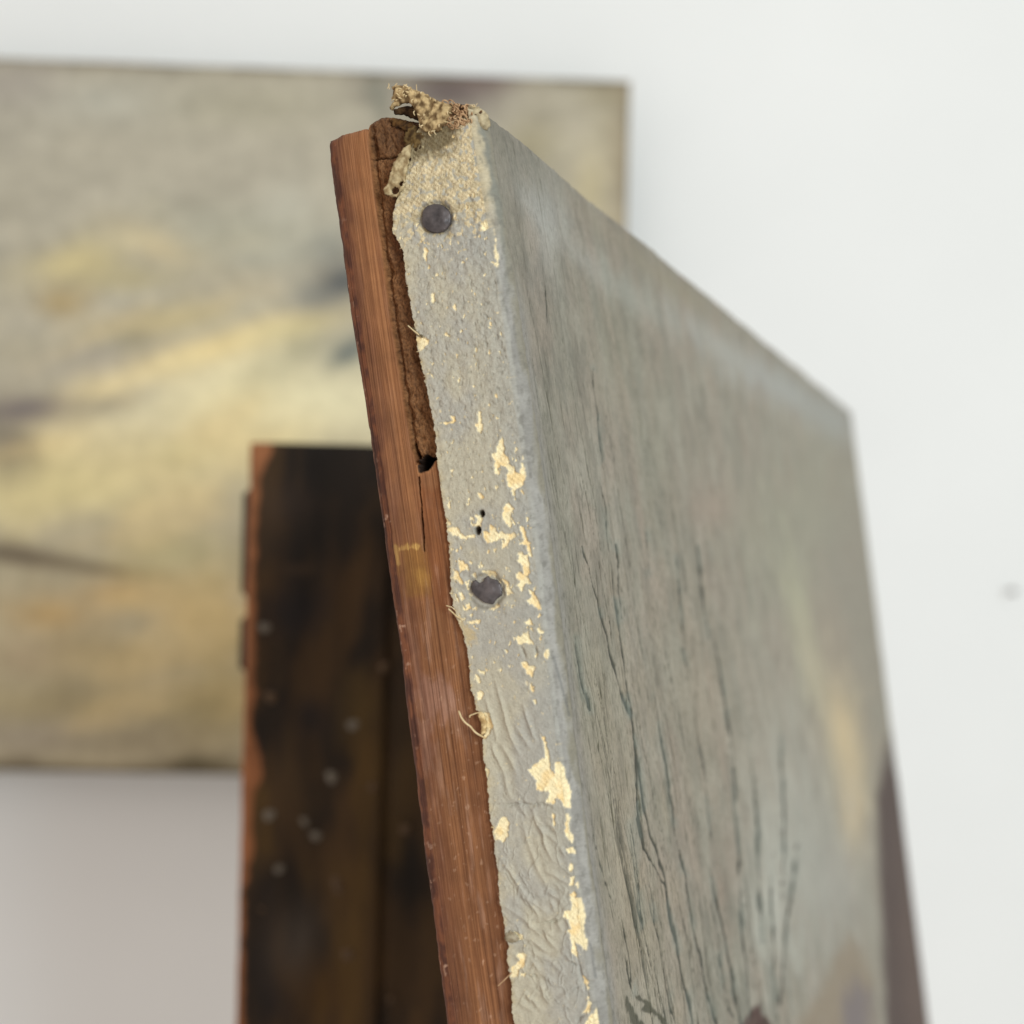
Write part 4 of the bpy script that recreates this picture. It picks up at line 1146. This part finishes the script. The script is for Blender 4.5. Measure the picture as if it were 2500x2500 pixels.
# an understorey of coarse cloth below the tangle
cloth_piece('cloth_lump', [(1062, 252), (1100, 247), (1150, 252), (1172, 264), (1186, 288), (1170, 310), (1120, 318), (1080, 322), (1066, 300)], -0.0006, 0.0009, lin(120, 88, 58), lin(70, 50, 34), M_FIBRE, seed=240, rag=5, lump=0.0006)
cloth_piece('cloth_lump', [(1126, 262), (1148, 250), (1168, 258), (1186, 274), (1192, 300), (1182, 314), (1152, 308), (1132, 292)], -0.0004, 0.0008, lin(188, 174, 142), lin(150, 136, 108), M_FIBRE, seed=250, rag=1.5, lump=0.0004)
cnt = 0
while cnt < 60:           # warp and weft showing on the torn flap
    x = r2.uniform(944, 1150); y = r2.uniform(203, 350)
    inf = poly_sdf(np.array(x), np.array(y), FLAP) < -2
    if not inf:
        continue
    a = (0.5 if r2.random() < 0.5 else 2.05) + r2.gauss(0, 0.3); L = r2.uniform(5, 14)
    pts = []
    for i in range(4):
        pts.append((x, y)); x += L / 3 * math.cos(a); y += L / 3 * math.sin(a); a += r2.uniform(-.6, .6)
    hb = r2.uniform(0.0011, 0.0017) if inf else r2.uniform(0.0005, 0.0009)
    th_px(pts, [hb - 0.0005, hb + 0.0002, hb - 0.0006], r2.uniform(0.00007, 0.00014), 8); cnt += 1
for _ in range(26):        # whiskers along the ragged top
    x, y = r2.choice([(950, 208), (965, 204), (985, 205), (1010, 214), (1040, 227), (1062, 242), (1110, 249), (1140, 254), (1150, 254), (1155, 256), (1152, 252)])
    x += r2.uniform(-8, 8); a = r2.uniform(-2.6, -0.6); L = r2.uniform(6, 17)
    pts = []
    for i in range(5):
        pts.append((x, y + 7)); x += L / 4 * math.cos(a); y += L / 4 * math.sin(a); a += r2.uniform(-.5, .5)
    th_px(pts, r2.uniform(-0.001, 0.001), r2.uniform(0.00004, 0.0001), 10)
for _ in range(60):        # short ends all down the torn edge
    t = r2.random(); j = r2.randrange(8, len(EDGE_L) - 2)
    x = EDGE_L[j][0] * (1 - t) + EDGE_L[j + 1][0] * t; y = EDGE_L[j][1] * (1 - t) + EDGE_L[j + 1][1] * t
    a = r2.uniform(2.0, 4.3); L = r2.uniform(4, 11); x += 3
    pts = []
    for i in range(4):
        pts.append((x, y)); x += L / 3 * math.cos(a); y += L / 3 * math.sin(a); a += r2.uniform(-.5, .5)
    th_px(pts, r2.uniform(0.0002, 0.0010), r2.uniform(0.00004, 0.00009), 8)
vsT, fT = tubes(paths, rad)
o = put('fringe', vsT, fT, M_THREAD_C); o['kind'] = 'stuff'; o['label'] = 'fine pale fibres along the torn edge'
for pts, hh, rr, nm in (([(1121, 1735), (1130, 1752), (1143, 1764), (1152, 1772), (1160, 1787), (1174, 1796), (1186, 1802)], [.0012, .0022, .0012, .0010], .00017, M_THREAD_C),
                        ([(1148, 1752), (1146, 1748), (1152, 1745), (1166, 1740), (1180, 1740)], .0011, .00013, M_THREAD_C),
                        ([(1218, 2405), (1228, 2396), (1240, 2384), (1250, 2374)], [.0016, .0012, .0008], .00010, M_THREAD_B),
                        ([(1098, 1486), (1106, 1494), (1116, 1505), (1128, 1512)], [.0016, .0010], .00013, M_THREAD_C),
                        ([(1092, 1478), (1104, 1482), (1114, 1492)], [.0016, .0010], .00008, M_THREAD_C),
                        ([(1000, 796), (1010, 806), (1024, 818)], [.0018, .0012], .00012, M_THREAD_C)):
    paths = []; rad = []
    th_px(pts, hh, rr, 26)
    vsT, fT = tubes(paths, rad)
    put('loose_thread', vsT, fT, nm)

# ------------------------------------------------------------------ picture hanging on the wall
OFF = 0.055
tr = on_wall_plane(1540, 196, OFF); tl = on_wall_plane(0, 138, OFF); bl = on_wall_plane(300, 1889, OFF)
PWD = 1.0; PHT = (tr[2] + tl[2]) / 2 - bl[2]
right_x = tr @ EX; top_z_ = (tr[2] + tl[2]) / 2
PB = EX * (right_x - PWD / 2) + EZ * (top_z_ - PHT) + EN * (W0 @ EN + OFF)
hung = bpy.data.objects.new('wall_painting', None); link(hung)
hung.location = PB
hung.rotation_euler = (0, 0, YAW)
hung['label'] = 'blurred cream and grey landscape canvas hanging on the white wall'
hung['category'] = 'painting'
TH = 0.024
gx, gz = np.meshgrid(np.linspace(-PWD / 2, PWD / 2, 330), np.linspace(PHT, 0, 280))
Pw = PB + gx[..., None] * EX + gz[..., None] * EZ
pc = project((Pw - CAM_LOC) @ RM)
ax, ay = pc[..., 0], pc[..., 1]
wb = np.clip(1.2 * fbm(gx * 9, gz * 9, 4, 300), -0.7, 0.9)
cG = np.ones(gx.shape + (3,)) * lin(170, 165, 148)
cG = cG * (1 + 0.08 * fbm(gx * 7, gz * 9, 4, 301))[..., None]
yel = sstep(700, 1500, ay)[..., None] * 0.35
cG = cG * (1 - yel) + lin(176, 160, 112) * yel
for a in [
    (40, 200, 150, 70, 0, (150, 144, 136), .7), (300, 150, 110, 16, 0, (118, 102, 82), .8), (260, 250, 180, 60, 0, (172, 172, 160), .6), (600, 260, 240, 60, 0, (162, 158, 136), .5),
    (1090, 225, 150, 70, 5, (92, 80, 80), .97), (1180, 190, 60, 30, 0, (112, 92, 92), .8), (925, 235, 28, 80, -12, (122, 124, 112), .8), (1040, 300, 120, 60, 0, (140, 134, 116), .6),
    (1490, 230, 90, 50, 0, (146, 138, 112), .7), (1440, 470, 60, 140, 8, (182, 170, 130), .6), (1290, 370, 70, 100, 10, (142, 134, 104), .7), (1510, 400, 30, 160, 0, (150, 138, 112), .6),
    (390, 600, 90, 36, 20, (206, 190, 150), .8), (180, 640, 120, 46, -15, (196, 182, 132), .8), (300, 680, 160, 40, 0, (184, 172, 126), .6), (150, 740, 70, 48, 0, (158, 138, 94), .8),
    (600, 560, 200, 60, 0, (164, 164, 146), .6), (640, 620, 120, 60, 0, (166, 166, 150), .6), (420, 780, 200, 50, -10, (176, 166, 122), .6), (700, 500, 90, 60, 0, (172, 172, 158), .5),
    (60, 860, 120, 60, 0, (168, 160, 136), .6), (260, 880, 220, 50, -8, (166, 158, 142), .7), (330, 830, 60, 40, 0, (146, 138, 110), .6),
    (520, 856, 300, 46, -17, (224, 204, 148), .97), (250, 960, 150, 38, -22, (224, 206, 158), .97), (720, 800, 120, 26, -10, (204, 192, 142), .7),
    (600, 970, 340, 110, -10, (228, 218, 176), .95), (800, 980, 170, 90, 0, (220, 214, 178), .85), (500, 1090, 300, 80, -8, (216, 202, 154), .85), (300, 1160, 320, 110, 0, (214, 200, 152), .85), (100, 1090, 110, 28, -10, (214, 196, 146), .8), (160, 1200, 180, 60, 0, (204, 192, 140), .6),
    (60, 1000, 140, 40, -6, (112, 104, 102), .95), (270, 985, 80, 26, -18, (146, 140, 124), .7), (10, 1080, 50, 50, 0, (110, 104, 96), .8), (430, 1115, 60, 40, 0, (176, 170, 128), .5),
    (828, 690, 80, 50, -20, (74, 78, 80), .98), (850, 860, 70, 36, -30, (88, 100, 102), .9), (760, 720, 70, 40, 0, (124, 126, 120), .7), (740, 850, 90, 40, -20, (150, 148, 122), .6), (800, 600, 40, 40, 0, (134, 136, 128), .6),
    (120, 1370, 260, 22, 8, (110, 98, 76), .85), (300, 1396, 90, 14, 6, (104, 92, 70), .7), (40, 1350, 110, 20, 8, (92, 82, 70), .7),
    (300, 1450, 120, 40, 0, (190, 158, 102), .7), (120, 1500, 110, 50, 0, (184, 152, 96), .7), (480, 1500, 110, 60, 0, (184, 158, 104), .6), (250, 1600, 300, 60, 0, (170, 150, 104), .6), (420, 1350, 140, 60, 0, (186, 176, 130), .7),
    (60, 1600, 90, 60, 0, (166, 150, 124), .6), (150, 1720, 300, 60, 0, (158, 144, 104), .6), (520, 1720, 140, 90, 0, (148, 134, 88), .7), (80, 1800, 160, 40, 0, (156, 148, 134), .7), (330, 1810, 180, 50, 0, (146, 136, 112), .6), (480, 1872, 90, 20, 0, (72, 66, 44), .9), (200, 1880, 260, 10, 0, (92, 82, 60), .8), (40, 1875, 60, 20, 0, (96, 86, 66), .6)]:
    cG = splat(cG, ax, ay, *a[:5], a[5], a[6], wb)
eds = np.minimum(gz, PHT - gz)
edk = (np.exp(-(eds / 0.007) ** 2) * (0.45 + 0.5 * sstep(-0.3, 0.3, fbm(gx * 14, gz * 0, 3, 305))))[..., None]
cG = cG * (1 - edk) + lin(84, 74, 54) * edk
edr = (np.exp(-((PWD / 2 - gx) / 0.008) ** 2) * 0.6)[..., None]
cG = cG * (1 - edr) + lin(118, 104, 82) * edr
streak = fbm(gx * 10, gz * 34 + gx * 6, 4, 302)
brush = fbm(gx * 7 + gz * 2, gz * 26 - gx * 8, 4, 306)
cG = cG * (1.09 + 0.05 * streak + 0.15 * brush)[..., None]
warmb = sstep(0.05, 0.5, fbm(gx * 5 + 3, gz * 14 - gx * 4, 4, 307))[..., None] * 0.35 * sstep(450, 900, ay)[..., None]
cG = cG * (1 - warmb) + lin(224, 200, 144) * warmb
hh = 0.0012 * fbm(gx * 16, gz * 40, 4, 303)
ly = np.zeros(gx.shape) - hh
ed = np.minimum.reduce([gx + PWD / 2, PWD / 2 - gx, gz, PHT - gz])
ly = ly + 0.004 * np.clip(1 - ed / 0.005, 0, 1) ** 2
Vp = np.stack([gx, ly, gz], -1)
pic = mesh_object('painted_front', Vp.reshape(-1, 3), grid_faces(280, 330), M_BGPAINT, hung, cols=cG.reshape(-1, 3))
vs, fs = box_mesh((-PWD / 2 + .001, 0.0035, 0.001), (PWD / 2 - .001, TH, PHT - .001), 0.002)
pydata_object('stretcher', vs, fs, M_BGEDGE, hung, False)
vs, fs = box_mesh((-0.36, TH, PHT - 0.22), (0.30, OFF - 0.0015, PHT - 0.17), 0.003)
pydata_object('hanging_batten', vs, fs, M_BARS, hung, False)

# ------------------------------------------------------------------ easel post
YP = 0.62
p_tl = to_world(ray(594, 1081) * YP); p_bl = to_world(ray(588, 2500) * YP)
PL = (p_tl[0] + p_bl[0]) / 2
PZ = p_tl[2]
PWI = 0.125; PDE = 0.034
PY = p_tl[1]
easel = bpy.data.objects.new('easel_post', None); link(easel)
ZB = 0.72
easel.location = (PL, PY, ZB)
easel['label'] = 'dark brown paint-spotted wooden easel post with worn orange edge, behind the grey canvas'
easel['category'] = 'easel'
hgt = PZ - ZB
# cross-section ring with a shallow groove, rounded corners
ring = []
gx0 = (to_world(ray(945, 1800) * YP))[0] - PL


def arc(cx, cy, r, a0, a1, k=6):
    return [(cx + r * math.cos(a), cy + r * math.sin(a)) for a in np.linspace(a0, a1, k)]


rr = 0.003
ring += arc(rr, rr, rr, math.pi, 1.5 * math.pi)
for x in np.linspace(rr + .001, gx0 - 0.003, 70):
    ring.append((x, 0))
ring += [(gx0 - 0.0022, 0.0), (gx0 - 0.0016, 0.001), (gx0 - 0.0008, 0.003), (gx0 + 0.0008, 0.003), (gx0 + 0.0016, 0.0025), (gx0 + 0.0022, 0.0018)]
for x in np.linspace(gx0 + 0.003, PWI - rr - .001, 16):
    ring.append((x, 0.0016))
ring += arc(PWI - rr, 0.0016 + rr, rr, 1.5 * math.pi, 2 * math.pi)
ring += arc(PWI - rr, PDE - rr, rr, 0, 0.5 * math.pi)
ring += arc(rr, PDE - rr, rr, 0.5 * math.pi, math.pi)
ring = np.array(ring + [ring[0]])
zz = np.r_[np.linspace(hgt, hgt - 0.30, 230), np.linspace(hgt - 0.302, 0, 30)]
R3 = np.zeros((len(zz), len(ring), 3))
R3[..., 0] = ring[None, :, 0]; R3[..., 1] = ring[None, :, 1]; R3[..., 2] = zz[:, None]
nzp = fbm(R3[..., 0] * 60 + R3[..., 1] * 40, R3[..., 2] * 25, 4, 400)
R3[..., 1] += 0.0004 * nzp; R3[..., 0] += 0.0006 * fbm(R3[..., 2] * 40, R3[..., 1] * 30, 3, 401)
wpos = R3 + np.array(easel.location)
pq = project((wpos - CAM_LOC) @ RM); qx, qy = pq[..., 0], pq[..., 1]
blk = lin(36, 29, 23); brn = lin(70, 52, 31); olv = lin(92, 70, 34)
k1 = sstep(-0.3, 0.4, fbm(R3[..., 0] * 50, R3[..., 2] * 16, 5, 402) + 0.35 * sstep(1300, 2300, qy) - 0.1)[..., None]
cP = blk * (1 - k1) + brn * k1
k2 = (sstep(0.0, 0.5, fbm(R3[..., 0] * 45, R3[..., 2] * 12, 4, 403)) * sstep(1500, 1900, qy) * 0.7)[..., None]
cP = cP * (1 - k2) + olv * k2
for a in [(880, 1720, 60, 70, 0, (92, 72, 36), .7), (850, 2160, 90, 80, 0, (88, 66, 34), .7), (700, 1900, 60, 120, 0, (74, 58, 38), .6), (760, 2420, 120, 80, 0, (84, 60, 26), .7), (640, 2300, 50, 160, 0, (34, 30, 28), .8), (660, 2450, 60, 80, 0, (30, 28, 30), .8),
          (760, 1750, 50, 60, 0, (34, 30, 32), .7), (720, 1500, 60, 60, 0, (34, 31, 33), .7), (690, 1330, 90, 60, 0, (40, 34, 30), .6), (980, 1900, 60, 200, 0, (62, 48, 30), .6)]:
    cP = splat(cP, qx, qy, *a, np.clip(1.5 * nzp, -0.6, 1.5))
cP = splat(cP, qx, qy, 700, 1230, 70, 60, 0, (74, 60, 50), .5)
cP = splat(cP, qx, qy, 720, 2300, 60, 90, 20, (98, 88, 78), .5)
cP = splat(cP, qx, qy, 730, 1390, 40, 14, 0, (84, 66, 48), .5)
# bare wood where the left arris has been knocked
wob = fbm(qy / 60, qx * 0 + 3, 3, 404)
lim = np.interp(qy, [1080, 1095, 1130, 1180, 1300, 1400, 1470, 1600, 1700, 1770, 1840, 1900, 1960, 2060, 2110, 2180, 2500], [664, 664, 648, 636, 624, 620, 622, 622, 624, 606, 640, 634, 616, 618, 612, 596, 594])
bare = sstep(6, -6, qx - lim - 10 * wob)[..., None]
bare *= (ring[None, :, 1] < 0.02)[..., None]
cP = cP * (1 - bare) + (lin(160, 106, 70) * (0.9 + 0.25 * wob)[..., None]) * bare
cen = np.array([PWI / 2, PDE / 2, hgt + 0.0005])
caps = np.stack([R3[0] * (1 - t) + cen * t for t in (1.0, 0.7, 0.3, 0.06)], 0)
caps[-1, :, 2] = hgt + 0.0004
Rall = np.concatenate([caps, R3], 0); cAll = np.concatenate([np.tile(lin(84, 84, 56), (4, len(ring), 1)), cP], 0)  # greenish top face: highlight put into the cap colour
mesh_object('post', Rall.reshape(-1, 3), grid_faces(len(Rall), len(ring))[:, ::-1], M_POST, easel, cols=cAll.reshape(-1, 3))


def drop(x, y, r, mat, sy=1.0):
    w = CAM_LOC + (RM @ ray(x, y)) * (YP - 0.0)
    c = w - np.array(easel.location)
    sz = r * YP / FPX
    V_ = [[c[0], -0.0011, c[2]]]; F_ = []
    ph = random.uniform(0, 6)
    for k, (f, hgt_) in enumerate(((0.55, -0.0009), (1.0, 0.0004))):
        for j in range(12):
            a = j / 12 * 2 * math.pi; q = f * sz * (1 + 0.14 * math.sin(2 * a + ph) + 0.08 * math.sin(3 * a))
            V_.append([c[0] + q * math.cos(a), hgt_, c[2] + q * math.sin(a) * sy])
    for j in range(12):
        F_.append([0, 1 + j, 1 + (j + 1) % 12]); F_.append([1 + j, 13 + j, 13 + (j + 1) % 12, 1 + (j + 1) % 12])
    V_ = np.array(V_)
    return pydata_object('paint_drop', V_, F_, mat, easel)


for a in [(646, 1532, 16, M_SPAT), (861, 1770, 17, M_SPAT), (809, 1897, 17, M_SPAT), (657, 1990, 17, M_SPAT), (743, 2006, 12, M_SPAT), (771, 2041, 14, M_SPAT), (681, 2122, 14, M_SPAT), (824, 2160, 16, M_SPAT2, 1.6),
          (937, 1629, 14, M_SPAT2), (661, 1703, 16, M_SPAT2), (910, 1922, 13, M_SPAT2), (990, 2025, 14, M_SPAT2), (640, 2220, 9, M_SPAT2), (850, 2330, 22, M_SPAT2, 0.6), (955, 2440, 10, M_SPAT2)]:
    drop(*a)
# two dark raised tabs along the left flank
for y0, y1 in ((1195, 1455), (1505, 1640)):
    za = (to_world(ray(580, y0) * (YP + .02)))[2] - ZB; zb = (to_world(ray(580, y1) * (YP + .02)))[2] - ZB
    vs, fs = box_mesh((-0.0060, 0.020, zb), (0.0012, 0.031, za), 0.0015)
    pydata_object('dark_tab', vs, fs, M_TAB, easel)

# ------------------------------------------------------------------ small nail in the wall
c = on_wall_plane(2462, 1442, 0.0)
nail = bpy.data.objects.new('wall_nail', None); link(nail); nail.location = c; nail.rotation_euler = (0, 0, YAW)
nail['label'] = 'tiny grey nail in the bare white wall at the right'; nail['category'] = 'nail'


def lathe(name, prof, mat, parent, k=16):       # axis out of the wall
    V_ = []; F_ = []
    for y, r in prof:
        for j in range(k):
            V_.append([r * math.cos(2 * math.pi * j / k), y, r * math.sin(2 * math.pi * j / k)])
    for i in range(len(prof) - 1):
        for j in range(k):
            F_.append([i * k + j, i * k + (j + 1) % k, (i + 1) * k + (j + 1) % k, (i + 1) * k + j])
    return pydata_object(name, V_, F_, mat, parent)


lathe('shank', [(0.004, 0.001), (-0.012, 0.001)], M_NAIL, nail)
lathe('head', [(-0.0118, 0.001), (-0.012, 0.003), (-0.0135, 0.003), (-0.014, 0.0002)], M_NAIL, nail)
